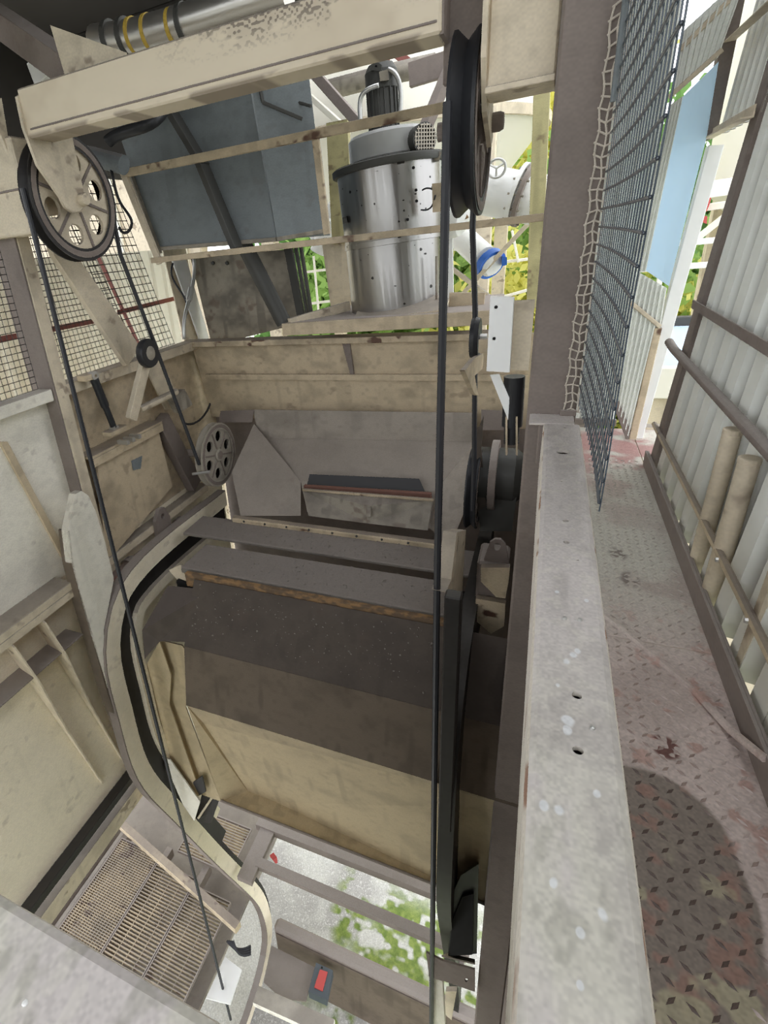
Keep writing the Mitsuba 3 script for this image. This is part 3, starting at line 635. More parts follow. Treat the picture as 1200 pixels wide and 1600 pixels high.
# cables
solo('hoist_cable', tube([(-3.57, 3.355, .60), (-3.57, 3.36, -2), (-3.58, 3.37, -6.0), (-3.60, 3.40, -11.2)], .02, 8), 'cable_black', 'long black hoist cable falling from the front of the left pulley', 'cable')
solo('hoist_cable', tube([(-3.57, 4.30, .60), (-3.59, 4.325, .1), (-3.61, 4.62, -.80), (-3.57, 4.98, -2.25)], .02, 8), 'cable_black', 'black cable from the back of the left pulley past the roller to the small pulley', 'cable')
solo('hoist_cable', tube([(-.535, 3.36, .60), (-.53, 3.32, -2), (-.505, 3.25, -4.2), (-.49, 3.24, -6.0), (-.46, 3.28, -10.8)], .024, 8), 'cable_black', 'thick black hoist cable falling from the front of the black pulley', 'cable')
solo('hoist_cable', tube([(-.50, 4.30, .60), (-.50, 4.30, .0), (-.47, 4.4, -.55), (-.44, 4.55, -1.8), (-.44, 4.6, -2.3)], .02, 8), 'cable_black', 'thinner black cable behind the right hoist cable running to the hidden pulley', 'cable')
# right tension arm, white box, shock absorber
o = thing('tension_roller', 'rusty tension roller and arm beside the white box', 'roller')
c_ = AX(743, 528, -.45)
put('roller', lathe([(0, -.03), (.14, -.03), (.15, 0), (.14, .03), (0, .03)], c_, (1, 0, 0), 28), 'rubber', o, smooth=30)
put('arm', [plate([AX(x, y, -.42) for x, y in pts], .03) for pts in ([(738, 560), (752, 552), (752, 575), (735, 590), (722, 580)], [(722, 578), (736, 575), (744, 618), (738, 615)])], 'rusty_cream', o)
put('link', bar(AX(750, 540, -.38), AX(762, 540, -.33), rect(.05, .09)), 'rusty_cream', o)
put('bolt', lathe([(0, .05), (.03, .05), (.03, 0), (0, 0)], c_ + (.03, 0, 0), (1, 0, 0), 6), 'zinc', o)
o = thing('limit_box', 'white narrow switch box fixed beside the brown column', 'box')
cover = put('cover', hull([p + np.array(d) for p in (AY(766, 464, 3.20), AY(803, 466, 3.20), AY(760, 580, 3.20), AY(796, 582, 3.20)) for d in ((0, 0, 0), (0, .07, 0))]), 'white_gloss', o)
put('backing', plate([AY(796, 470, 3.32), AY(836, 468, 3.32), AY(826, 578, 3.32), AY(790, 578, 3.32)], .02), 'cream', o)
for p in ((775, 480), (772, 529)): put('screw', lathe([(0, .006), (.007, .005), (.009, 0), (0, 0)], AY(*p, 3.20), (0, -1, 0), 10), 'hole_dark', cover)
put('strut', plate([AY(766, 586, 3.34), AY(780, 584, 3.34), AY(796, 622, 3.34), AY(794, 656, 3.34)], .012), 'white_gloss', o)
o = thing('shock_absorber', 'dark shock absorber under the white switch box', 'shock absorber')
put('sleeve', tube([AY(804, 588, 3.55), AY(800, 665, 3.55)], .06, 16), 'rubber', o, smooth=40)
put('rod_boot', tube([AY(800, 660, 3.55), AY(799, 692, 3.55)], .045, 16), 'rubber', o, smooth=40)
for x0 in (790, 806): put('foot', plate([AY(x0, 650, 3.5), AY(x0 + 3, 650, 3.5), AY(x0 + 3, 710, 3.5), AY(x0, 710, 3.5)], .03), 'rusty_cream', o)
# ================================================================== BACK OF THE SHAFT
painted('hood_dust', (.082, .066, .053), dust=(.097, .080, .074), up=.9, dirt=.4, rust=.02, streak=.35, rough=.75, bump=.003)
painted('hood_front', (.135, .106, .079), dust=(.12, .098, .085), up=.6, dirt=.4, rust=.02, streak=.45, rough=.75)
painted('lid_dust', (.20, .18, .16), dust=(.215, .19, .175), up=.9, dirt=.4, rust=.02, streak=.2, rough=.8, bump=.003)
def facets(pts, tris, t=.0):
    m = trimesh.Trimesh(np.array(pts, float), np.array(tris), process=False); m.unmerge_vertices(); return m
# ledge beams on top of the walls
o = thing('ledge_beam', 'dusty ledge beam along the top of the tan back wall', 'beam')
put('top_flange', rbox(-4.05, -.10, 5.80, 6.02, -1.02, -.95, .006), 'rusty_cream', o)
put('web', rbox(-4.05, -.10, 5.96, 5.98, -1.2, -1.02, .004), 'tan', o)
o = thing('corner_angle', 'cream corner angle with bolts where left and back walls meet', 'angle bar')
put('leg', plate([AX(306, 545, -4.03), AX(318, 545, -4.03), AX(349, 640, -4.03), AX(340, 645, -4.03)], .012), 'brown_dust', o)
for x, y in ((331, 610), (336, 620), (343, 636)): put('bolt', lathe([(0, .02), (.015, .02), (.018, 0), (0, 0)], AX(x, y, -4.0), (1, 0, 0), 6), 'dark_motor', o)
solo('conduit', tube([AX(330, 590, -3.98), AX(330, 625, -3.98), AX(318, 650, -3.98), AX(290, 662, -3.98)], .014, 6, smooth=20), 'cable_black', 'thin black conduit curving from the back corner to the left wall', 'conduit', smooth=True)
# feed hopper
o = thing('feed_hopper', 'dust covered sheet steel feed hopper below the tan wall', 'hopper')
h = dict(a=AY(396, 640, 5.86), b=AY(744, 645, 5.86), c=AY(404, 683, 5.86), d=AY(742, 690, 5.86), e=AY(470, 752, 5.42), f=AY(680, 768, 5.42), g=AY(480, 800, 5.22), i=AY(672, 826, 5.22),
         s1=AY(397, 662, 5.84), s2=AY(362, 738, 5.36), s3=AY(376, 806, 4.98), s4=AY(470, 806, 5.16), r2=AY(738, 768, 5.40), r3=AY(706, 848, 4.98), r4=AY(690, 842, 5.0))
put('top_flap', plate([h['a'], h['b'], h['d'], h['c']], .012), 'dusty', o)
put('back_plate', facets([h['c'], h['d'], h['f'], h['e'], h['g'], h['i']], [(0, 2, 1), (0, 3, 2), (3, 4, 5), (3, 5, 2)]), 'dusty', o)
put('left_wing', trimesh.Trimesh(np.array([h['s1'], h['s2'], h['s3'], h['s4'], h['e'], h['c']]), [(0, 1, 4), (1, 2, 3), (1, 3, 4), (0, 4, 5)], process=False), 'dusty', o, smooth=True)
put('right_wing', facets([h['d'], h['r2'], h['r3'], h['r4'], h['f'], h['i']], [(0, 1, 4), (1, 2, 4), (2, 3, 5), (2, 5, 4)]), 'dusty', o)
put('side_flap', plate([AY(345, 642, 5.84), AY(397, 640, 5.84), AY(394, 660, 5.80), AY(342, 660, 5.80)], .01), 'brown_dust', o)
put('side_flap', plate([AY(752, 640, 5.84), AY(800, 642, 5.84), AY(800, 672, 5.80), AY(752, 672, 5.80)], .01), 'brown_dust', o)
put('slot', plate([AY(484, 741, 5.40), AY(655, 748, 5.40), AY(664, 768, 5.33), AY(480, 757, 5.33)], .006), 'slot_grey', o, label='dark slot above the flap')
put('flap_bar', bar(AY(476, 762, 5.26), AY(674, 775, 5.26), rect(.05, .07)), 'seal_red', o, label='dull red seal bar')
put('flap', facets([AY(474, 766, 5.20), AY(676, 782, 5.20), AY(668, 829, 5.02), AY(482, 806, 5.02), AY(575, 770, 5.20), AY(575, 790, 5.09), AY(575, 818, 5.03)], [(0, 3, 6), (0, 6, 5), (0, 5, 4), (4, 5, 1), (5, 6, 1), (6, 2, 1)]), 'stained', o, label='grey discharge flap')
put('flap_edge', bar(AY(473, 765, 5.18), AY(677, 781, 5.18), rect(.03, .03)), 'rusty_cream', o)
put('flap_lug', bar(AY(576, 792, 5.06), AY(576, 808, 5.0), rect(.05, .04)), 'stained', o)
put('lip', bar((-3.16, 4.93, -2.90), (-.62, 4.93, -2.90), rect(.09, .08, .02)), 'rusty_cream', o, label='chipped pale lip')
for x in np.linspace(-3.0, -.8, 9): put('bolt', lathe([(0, .01), (.012, .008), (.013, 0), (0, 0)], (x, 4.884, -2.89), (0, -1, 0), 7), 'dark_motor', o)
# mixer lid: shelf, cover plate
o = thing('mixer_lid', 'flat dusty lid plates in front of the feed hopper', 'lid')
put('shelf_plate', rbox(-3.62, -.30, 4.50, 4.95, -2.96, -2.92, .01), 'lid_dust', o)
put('cover_plate', bar((-3.22, 4.13, -2.98), (-.50, 4.13, -2.98), rect(.52, .07, .025)), 'lid_dust', o)
put('gap_bed', rbox(-3.3, -.45, 3.84, 4.5, -3.20, -3.10, .01), 'hole_dark', o)
put('front_strip', rbox(-3.12, -.50, 3.785, 3.84, -3.10, -2.94, .006), 'rust', o, label='rusty brown strip')
put('end_bracket', plate([AY(266, 890, 3.95), AY(284, 882, 3.95), AY(296, 908, 3.88), AY(284, 912, 3.88)], .04), 'cream', o)
# gravel crumbs on the lid and hood
def crumbs(n, fx, fy, fz, seed):
    rg = np.random.default_rng(seed); ms = []
    base = trimesh.creation.icosahedron()
    for _ in range(n):
        u, v = rg.random(2); s = .004 + .008 * rg.random() ** 3
        m = base.copy(); m.apply_scale(s * np.array([1, .6 + .6 * rg.random(), .5 + .5 * rg.random()])); y = fy[0] + (fy[1] - fy[0]) * v
        m.apply_translation((fx[0] + (fx[1] - fx[0]) * u, y, fz(y) + s * .3)); ms.append(m)
    return cat(ms)
k = put('grit', cat(crumbs(420, (-3.5, -.55), (4.5, 4.9), lambda y: -2.92, 1), crumbs(300, (-3.15, -.6), (3.95, 4.38), lambda y: -2.945, 2)), 'gravel_grey')
labels[k] = {'label': 'grey grit scattered over the dusty lid plates', 'category': 'grit', 'kind': 'stuff'}
# hood over the chute
o = thing('chute_hood', 'large folded sheet hood over the discharge chute with dusty top and beige underside', 'hood')
x0, x1 = -3.0, .18
top = [(x0, 3.78, -2.99), (x1, 3.78, -2.99), (x1, 3.43, -3.56), (x0, 3.43, -3.56)]
put('top_plate', plate(top, .012), 'hood_dust', o)
put('front_plate', plate([(x0, 3.43, -3.56), (x1, 3.43, -3.56), (x1, 3.30, -4.23), (x0 - .02, 3.30, -4.23)], .012), 'hood_front', o)
P0, P1 = vec(x0 - .02, 3.30, -4.23), vec(x1, 3.30, -4.23)
P2, P3, Q = vec(x1, 3.50, -5.95), AY(345, 1251, 3.46), AY(398, 1252, 3.72)
put('under_plate', facets([P0, P1, P2, P3, Q, AY(318, 1130, 3.42)], [(0, 5, 4), (5, 1, 4), (0, 1, 5), (1, 2, 4), (2, 3, 4), (3, 0, 4)]), 'beige', o, label='beige underside with folds shaped to imitate light and shade')  # inner folds stand in for a border of light and shade
put('rear_plate', facets([P2, P3, (x0 + .25, 5.9, -5.6), (x1, 5.9, -5.6)], [(0, 1, 2), (0, 2, 3)]), 'beige', o)
put('end_plate', facets([(x1, 3.78, -2.99), (x1, 3.43, -3.56), (x1, 3.30, -4.23), (x1, 3.5, -5.95), (x1, 5.9, -5.6), (x1, 5.9, -2.99)], [(0, 1, 2), (0, 2, 3), (0, 3, 4), (0, 4, 5)]), 'hood_dust', o)
put('bottom_lip', bar(P3, P2, rect(.02, .03)), 'brown_dust', o)
put('seam', bar(AX(333, 922, -3.01), AX(291, 1002, -3.01), rect(.016, .016)), 'hole_dark', o)
put('wing_top', facets([AZ(330, 922, -3.06), AZ(290, 1003, -3.52), AZ(250, 1002, -3.55), AZ(226, 1030, -3.70), AZ(222, 985, -3.45), AZ(262, 915, -3.10)], [(0, 2, 1), (0, 4, 2), (4, 3, 2), (0, 5, 4)]), 'hood_dust', o)
put('wing_front', plate([AY(x, y, 3.62) for x, y in ((226, 1044), (250, 1001), (268, 1055), (265, 1100), (314, 1240), (300, 1252), (262, 1190))], .015), 'beige', o)
put('wing_side', plate([AY(x, y, 3.70) for x, y in ((251, 1000), (285, 1008), (300, 1030), (291, 1105), (346, 1252), (313, 1240), (265, 1100), (268, 1055))], .015), 'beige', o)
put('tab', plate([AY(288, 1014, 3.5), AY(303, 1012, 3.5), AY(294, 1042, 3.5)], .01), 'beige', o)
put('foot_plate', plate([AY(254, 1182, 3.55), AY(266, 1186, 3.55), AY(313, 1252, 3.55), AY(304, 1282, 3.55), AY(286, 1256, 3.55)], .015), 'white_paint', o)
put('grit', crumbs(220, (-2.95, -.6), (3.48, 3.75), lambda y: -2.975 + (y - 3.78) * 1.63, 5), 'gravel_grey', o, kind='stuff')
o = thing('chute_gate', 'dark greasy gate gear at the lower left corner of the hood', 'gear')
for q_, d in ((((302, 1222), (316, 1212), (322, 1236), (312, 1242)), 3.6), (((318, 1232), (340, 1234), (330, 1268), (306, 1280)), 3.9), (((338, 1236), (346, 1240), (330, 1285), (318, 1285)), 3.85)): put('gate_plate', plate([AY(x, y, d) for x, y in q_], .02), 'grease', o)
put('rod', bar(AY(310, 1278, 3.8), AY(338, 1236, 3.8), rect(.03, .03)), 'cream', o)
# right of the rail: bracket, castings, gearbox
o = thing('lifting_lug', 'grey lifting lug with a round hole beside the brown column', 'bracket')
put('lug', plate([AY(x, y, 4.2) for x, y in ((754, 880), (766, 846), (774, 841), (783, 842), (790, 850), (796, 882))], .03, 0, [[AY(777 + 6 * math.cos(a), 853 + 6 * math.sin(a), 4.2) for a in np.arange(0, 6.28, .5)]]), 'brown_dust', o)
put('base', rbox(-.34, -.10, 4.15, 4.5, -3.05, -2.55, .02), 'brown_dust', o)
put('upper_casting', plate([AY(x, y, 4.12) for x, y in ((752, 884), (797, 884), (795, 905), (790, 932), (776, 930), (752, 906))], .06), 'rusty_cream', o, label='cream casting')
put('lower_casting', plate([AY(x, y, 4.10) for x, y in ((744, 932), (790, 940), (788, 975), (768, 987), (742, 965))], .06), 'rusty_cream', o, label='yellowish cream casting')
o = thing('gearbox', 'dark gearbox in shadow between the hopper and the brown column', 'gearbox')
put('housing', lathe([(0, -.25), (.22, -.25), (.26, -.2), (.26, .15), (.2, .22), (0, .24)], AY(778, 742, 5.1), (1, 0, 0), 24), 'dark_motor', o, smooth=30)
put('flange', lathe([(.2, -.03), (.33, -.03), (.33, .03), (.2, .03)], AY(772, 742, 5.05), (1, 0, 0), 24), 'brown_dust', o, smooth=30)
put('foot', hull([AY(x, y, d) for x, y in ((745, 760), (808, 770), (800, 830), (750, 830)) for d in (4.9, 5.3)]), 'dark_motor', o)
o = thing('lower_cable_pulley', 'dark cable pulley seen edge on at the right end of the hopper', 'pulley')
sheave(o, (-.47, 5.0, -2.27), .38, .05, 'grease', 'rubber')
put('guard', plate([AY(738, 690, 4.9), AY(756, 650, 4.9), AY(752, 700, 4.9), AY(760, 790, 4.9), AY(744, 800, 4.9)], .02), 'hood_dust', o)

# drum platform and filter drum
o = thing('drum_platform', 'weathered cream platform frame carrying the steel drum', 'platform')
put('front_beam', bar((-2.56, 5.52, -.80), (-.42, 5.52, -.76), rect(.06, .13)), 'rusty_cream', o)
put('deck', plate([(-2.54, 5.52, -.745), (-.40, 5.52, -.705), (-.45, 7.2, -.74), (-2.5, 7.2, -.78)], .02), 'brown_dust', o)
put('left_curb', bar(AY(452, 505, 5.55), AY(545, 478, 6.3), rect(.05, .10)), 'cream', o)
put('right_curb', bar(AY(702, 468, 6.1), AY(757, 468, 6.1), rect(.05, .14)), 'rusty_cream', o)
put('white_base', plate([AY(552, 500, 5.6), AY(696, 488, 5.6), AY(702, 470, 5.9), AY(690, 455, 6.1), AY(560, 490, 6.0)], .02), 'cream', o)
ax_b, ax_t = AY(620, 482, 6.3), AY(607, 262, 6.3)
dax = norm(ax_t - ax_b); H = np.linalg.norm(ax_t - ax_b)
o = thing('filter_drum', 'shiny stainless steel filter drum with grey fan head', 'drum')
def onax(prof, mat, name, o, n=48, label=None): return put(name, lathe(prof, ax_b, dax, n), mat, o, smooth=30, label=label)
shell = onax([(0, -.06), (.492, -.06), (.495, 0), (.50, H * .48), (.512, H * .48 + .003), (.512, H * .52), (.505, H * .52 + .003), (.53, H - .02), (0, H - .02)], 'stainless', 'shell', o)
onax([(.40, H - .03), (.565, H - .03), (.575, H - .01), (.575, H + .03), (.55, H + .045), (.0, H + .06)], 'dark_motor', 'rim', o)
onax([(0, -.10), (.57, -.10), (.57, -.06), (0, -.06)], 'cream', 'base_ring', o)
onax([(0, H + .05), (.36, H + .05), (.385, H + .08), (.385, H + .27), (.36, H + .30), (0, H + .31)], 'fan_grey', 'fan_housing', o)
mt = ax_b + dax * (H + .30) + (-.02, 0, 0)
motor = put('motor', lathe([(0, 0), (.14, 0), (.14, .36), (.155, .37), (.155, .52), (.12, .58), (0, .60)], mt, dax, 28), 'dark_motor', o, smooth=30)
for i in range(16):
    a = i * math.pi / 8; d = vec(math.cos(a), math.sin(a), 0)
    put('cooling_fin', bar(mt + d * .13, mt + d * .13 + dax * .38, rect(.012, .05, .002), d), 'dark_motor', motor)
put('motor_cap', hull([AY(x, y, d) for x, y in ((592, 112), (606, 108), (608, 125), (594, 127)) for d in (6.1, 6.25)]), 'stained', o)
put('lifting_eye', plate([AY(x, y, 6.15) for x, y in ((579, 110), (582, 99), (590, 97), (597, 102), (597, 112))], .03, 0, [[AY(588 + 2 * math.cos(a), 104 + 2 * math.sin(a), 6.15) for a in np.arange(0, 6.28, .8)]]), 'dark_motor', motor)
put('guard_hoop', tube([AY(563, 196, 6.0), AY(562, 165, 6.0), AY(566, 148, 6.0), AY(578, 138, 6.0), AY(592, 133, 6.0)], .022, 8, smooth=20), 'zinc', o, smooth=True)
put('guard_hoop', tube([AY(606, 108, 6.2), AY(618, 116, 6.2), AY(624, 130, 6.2), AY(625, 180, 6.2)], .022, 8, smooth=20), 'zinc', o, smooth=True)
fc = AY(664, 216, 6.05)
cowl = put('inlet_cowl', lathe([(0, -.22), (.11, -.22), (.135, 0), (.12, 0), (.10, -.18), (0, -.18)], fc, (.75, -.65, 0), 24), 'dark_motor', o, smooth=30)
nx, ny = norm(np.cross((.75, -.65, 0), (0, 0, 1))), vec(0, 0, 1); fn_ = norm((.75, -.65, 0))
put('grille', wires([(fc + fn_ * .004 + nx * s * math.sqrt(max(0, .0156 - t * t)) + ny * t, fc + fn_ * .004 - nx * s * math.sqrt(max(0, .0156 - t * t)) + ny * t) for s in (1,) for t in np.linspace(-.11, .11, 8)] + [(fc + fn_ * .006 + ny * math.sqrt(max(0, .0156 - t * t)) + nx * t, fc + fn_ * .006 - ny * math.sqrt(max(0, .0156 - t * t)) + nx * t) for t in np.linspace(-.11, .11, 8)], .006), 'strip_wire', cowl, kind='stuff')
put('outlet_elbow', hull([AY(x, y, d) for x, y in ((676, 232), (690, 238), (686, 252), (676, 250)) for d in (6.1, 6.3)]), 'stained', o)
bx = hull([AY(x, y, d) for x, y in ((675, 287), (694, 285), (695, 330), (676, 332)) for d in (5.75, 5.85)])
jbox = put('junction_box', bx, 'rusty_cream', o, label='small rusty junction box')
put('box_cable', tube([AY(676, 296, 5.8), AY(668, 294, 5.82), AY(660, 297, 5.86)], .008, 5, smooth=10), 'cable_black', jbox)
put('box_cable', tube([AY(680, 305, 5.74), AY(672, 325, 5.8), AY(658, 328, 5.86)], .008, 5, smooth=12), 'cable_black', jbox)
for x, y in ((650, 297), (651, 314), (646, 262), (637, 343)): put('port', lathe([(0, .008), (.010, .008), (.014, 0), (0, 0)], AY(x, y, 5.83), (.2, -1, 0), 10), 'hole_dark', shell)
put('cable_pipe', tube([AY(682, 400, 5.95), AY(682, 470, 5.95)], .012, 6), 'stained', o)
put('lower_sensor', [hull([AY(x, y, d) for x, y in ((535, 340), (541, 338), (543, 348), (536, 350)) for d in (5.9, 6.0)])], 'dark_motor', o)
solo('hoist_wire', tube([AY(587, 104, 6.15), AY(586, 60, 6.15), AY(584, 0, 6.15)], .007, 5), 'cable_black', 'thin wire rope hanging down to the eye of the drum motor', 'rope')
solo('pull_chain', cat([trimesh.creation.torus(.014, .004, 8, 5, transform=trimesh.transformations.translation_matrix(AY(700, 172 + 5.2 * i, 5.03)) @ trimesh.transformations.rotation_matrix(math.pi / 2, (1, 0, 0) if i % 2 else (0, 1, 0))) for i in range(31)]), 'dark_motor', 'small dark chain hanging beside the thick right cable', 'chain')

# guard rails across the opening
YR = 5.0
o = thing('guard_rail', 'rusty cream upper and lower guard rails in front of the grey hopper and drum', 'guard rail')
put('upper_rail', bar((-3.90, YR, .845), (.02, YR, .865), rect(.055, .07)), 'rusty_cream', o)
put('lower_rail', bar((-3.75, YR, .025), (.02, YR, .03), rect(.05, .055)), 'rusty_cream', o)
put('left_post', bar(AY(192, 268, YR), AY(250, 412, YR), rect(.07, .04), (0, 1, 0)), 'cream', o)
put('middle_post', bar(AY(493, 215, YR), AY(511, 366, YR), rect(.06, .04), (0, 1, 0)), 'rusty_cream', o)
# grey batching hopper
o = thing('grey_hopper', 'blue grey steel hopper hanging behind the guard rails', 'hopper')
f0 = [AY(160, 130, 5.35), AY(384, 100, 5.35), AY(432, 374, 5.35), AY(246, 389, 5.35)]
put('body', hull([p for p in f0] + [p + vec(.1, 1.3, 0) for p in f0]), 'blue_grey', o)
f1 = [AY(386, 90, 5.33), AY(478, 80, 5.55), AY(511, 360, 5.55), AY(433, 374, 5.33)]
sidep = put('side_panel', plate(f1, .03), 'blue_grey', o)
for p_, q_ in (((404, 128, 5.32), (411, 160, 5.34)), ((411, 160, 5.34), (472, 186, 5.42)), ((404, 128, 5.32), (470, 112, 5.42))): put('door_strip', bar(AY(*p_), AY(*q_), rect(.02, .03)), 'dark_motor', sidep)
put('door_latch', tube([AY(466, 160, 5.5), AY(486, 166, 5.45)], .014, 6), 'dark_motor', sidep)
put('bottom_edge', bar(f0[3], f0[2], rect(.04, .04)), 'stained', o)
put('bottom_edge', bar(f1[3], f1[2], rect(.04, .04)), 'stained', o)
put('left_edge', bar(AY(205, 275, 5.32), AY(250, 396, 5.32), rect(.06, .03)), 'stained', o)
solo('dark_strut', [bar(AY(262, 165, 5.22), AY(318, 258, 5.22), rect(.16, .06)), bar(AY(315, 255, 5.22), AY(370, 388, 5.22), rect(.17, .06))], 'dark_motor', 'dark slanting strut in front of the grey hopper', 'strut')
solo('dark_pipe', tube([AY(375, 370, 5.5), AY(444, 505, 5.6)], .085, 16), 'dark_motor', 'dark slanting pipe below the grey hopper', 'pipe', smooth=40)
solo('grey_pipe', tube([AY(112, 238, 4.75), AY(150, 246, 4.75), AY(194, 258, 4.75)], .085, 16), 'blue_grey', 'grey pipe behind the large left pulley', 'pipe', smooth=40)
o = thing('black_hose', 'black hose drooping below the top beam', 'hose')
put('hose', tube([AY(168, 222, 4.6), AY(200, 205, 4.6), AY(230, 195, 4.6), AY(262, 160, 5.0), AY(268, 140, 5.4)], .05, 10, smooth=24), 'rubber', o, smooth=True)
solo('black_hose', tube([AY(168, 252, 4.75), AY(176, 275, 4.7), AY(190, 320, 4.7), AY(206, 350, 4.7), AY(196, 364, 4.7), AY(186, 355, 4.7)], .014, 6, smooth=24), 'rubber', 'thin black hose loop hanging behind the large left pulley', 'hose', smooth=True)
o = thing('foil_duct', 'silver foil duct behind the top beam', 'duct')
pts = [AY(150, 66, 4.3), AY(240, 50, 4.3), AY(330, 22, 4.3), AY(450, -15, 4.3)]
put('tube', tube(pts, .115, 24, smooth=60), 'foil', o, smooth=40)
for x, y in ((208, 57), (232, 52), (270, 43)): put('yellow_band', tube([AY(x, y, 4.3), AY(x + 5, y - 1.5, 4.3)], .12, 24), 'yellow_mark', o, smooth=40)
for x, y in ((172, 63), (195, 59), (286, 38)): put('clamp', tube([AY(x, y, 4.3), AY(x + 6, y - 1.8, 4.3)], .128, 24), 'dark_motor', o, smooth=40)
solo('dark_crossbeam', bar(AY(-20, 20, 4.6), AY(110, 110, 4.0), rect(.2, .2)), 'brown_dust', 'dark slanting beam in the upper left corner under the roof', 'beam')
solo('bright_spot_casing', bar(AY(55, 118, 4.2), AY(90, 92, 4.2), rect(.10, .16)), 'white_gloss', 'white casing added for a bright spot at the upper left above the beam', 'casing')  # white bar put in for a bright spot, gives no light itself
# sheets below the grey hopper
o = thing('stained_sheet', 'stained dark steel sheet below the grey hopper', 'sheet')
put('sheet', plate([AY(x, y, 6.25) for x, y in ((298, 402), (446, 390), (470, 505), (332, 540))], .02), 'stained', o)
put('bolt', [lathe([(0, .02), (.02, .02), (.025, 0), (0, 0)], AY(x, y, 6.22), (0, -1, 0), 6) for x, y in ((333, 411), (355, 411))], 'dark_motor', o)
for x0_, x1_, w, lb in ((450, 472, .09, 'widest dark upright between stained sheet and drum'), (462, 482, .03, 'thin dark upright right of the widest one'), (470, 488, .03, 'thin dark upright beside the gap with trees')):
    solo('upright', bar(AY(x0_, 385, 6.1), AY(x1_, 500, 6.1), rect(w, .06), (0, 1, 0)), 'dark_motor', lb, 'upright')
solo('rear_sheet', plate([AY(x, y, 7.6) for x, y in ((503, 375), (560, 370), (566, 500), (520, 500))], .03), 'cream', 'cream panel directly behind the left of the drum', 'panel')
solo('bright_sheet', plate([AY(x, y, 7.4) for x, y in ((686, 345), (707, 340), (709, 490), (688, 490))], .05), 'white_gloss', 'narrow bright white panel right of the drum', 'panel')
o = thing('loose_conduit', 'grey conduit and cable dropping from the guard rail at the left', 'conduit')
put('conduit', tube([AX(303, 405, -3.75), AX(302, 440, -3.75), AX(297, 462, -3.75), AX(288, 500, -3.75), AX(288, 530, -3.75)], .022, 8, smooth=24), 'zinc', o, smooth=True)
put('cable', tube([AX(270, 412, -3.9), AX(268, 428, -3.9), AX(282, 455, -3.9), AX(292, 490, -3.8)], .012, 6, smooth=20), 'cable_black', o, smooth=True)
put('gland', tube([AX(299, 450, -3.75), AX(295, 470, -3.75)], .035, 10), 'zinc', o)

# ---------------- structure behind the drum
def rod(name, a, b, w, h_, mat, label, catg='beam'):
    return solo(name, bar(a, b, rect(w, h_)), mat, label, catg)
rod('rear_strut', AY(478, 100, 6.9), AY(562, 195, 6.9), .16, .10, 'brown_dust', 'dark slanting strut left of the drum motor', 'strut')
rod('rear_strut', AY(704, 105, 7.6), AY(648, 240, 7.2), .14, .1, 'brown_dust', 'short dark strut right of the drum motor', 'strut')
rod('pale_strut', AY(484, 150, 7.8), AY(545, 205, 7.8), .22, .06, 'silo_white', 'pale slanting strut behind the dark strut', 'strut')
o = thing('rear_pipe', 'dark horizontal pipe behind the drum motor', 'pipe')
put('tube', tube([AY(515, 140, 8.0), AY(600, 118, 8.0), AY(680, 100, 8.0)], .11, 14), 'stained', o, smooth=40)
rod('rear_beam', AY(640, 118, 7.7), AY(705, 98, 7.7), .10, .24, 'brown_dust', 'brown beam behind the drum motor near the black pulley')
rod('red_beam', AY(603, 70, 8.2), AY(604, 104, 8.2), .07, .08, 'red_paint', 'short upright red steel post behind the top beam', 'post')
rod('red_beam', AY(606, 72, 8.3), AY(640, 100, 8.3), .16, .1, 'red_paint', 'slanting red steel beam behind the top beam')
rod('mossy_column', AY(528, 190, 7.6), AY(536, 380, 7.6), .28, .10, 'moss', 'mossy yellow green column between grey hopper and drum', 'column')
rod('mossy_column', AY(850, 60, 7.6), AY(834, 480, 7.6), .16, .2, 'moss', 'mossy yellow green column just left of the brown column', 'column')

# ================================================================== OUTSIDE
# big cream silo with conical bottom, seen between pulley and column
pA, pB = AY(856, 170, 12.0), AY(752, 310, 12.0)
RS = 2.9; cxs = pA[0] - RS; rB = pB[0] - cxs
def silo(label, c, R_, z1, z0, r0, top, mat='silo_white', seams=3):
    o = thing('silo', label, 'silo')
    put('shell', lathe([(R_, z1), (R_, top), (0, top + .4)], (c[0], c[1], 0), n=56), mat, o, smooth=30)
    put('cone', lathe([(0, z0), (r0, z0), (R_, z1)], (c[0], c[1], 0), n=56), mat, o, smooth=30)
    put('skirt_ring', lathe([(R_ - .01, z1 - .08), (R_ + .06, z1 - .08), (R_ + .06, z1 + .08), (R_ - .01, z1 + .08)], (c[0], c[1], 0), n=56), 'cream', o, smooth=30)
    put('outlet', lathe([(0, z0 - .5), (r0 * 1.15, z0 - .5), (r0 * 1.15, z0 - .42), (r0 * .95, z0 - .42), (r0 * .95, z0), (0, z0)], (c[0], c[1], 0), n=24), 'cream', o, smooth=30)
    for k_ in range(4):
        a = math.pi / 4 + k_ * math.pi / 2
        put('leg', bar((c[0] + R_ * math.cos(a), c[1] + R_ * math.sin(a), ZG), (c[0] + R_ * math.cos(a), c[1] + R_ * math.sin(a), z1), rect(.28, .28)), 'cream', o)
    return o
slope = (pA[2] - pB[2]) / max(.05, RS - rB)
silo('large cream silo with conical bottom behind the drum and black pulley', (cxs, 12.0 + 1.0), RS, pA[2], pA[2] - slope * (RS - .35), .35, 12)
silo('white silo seen through the doorway at the right', (4.45, 13.5), 2.0, .25, -1.3, .6, 12)
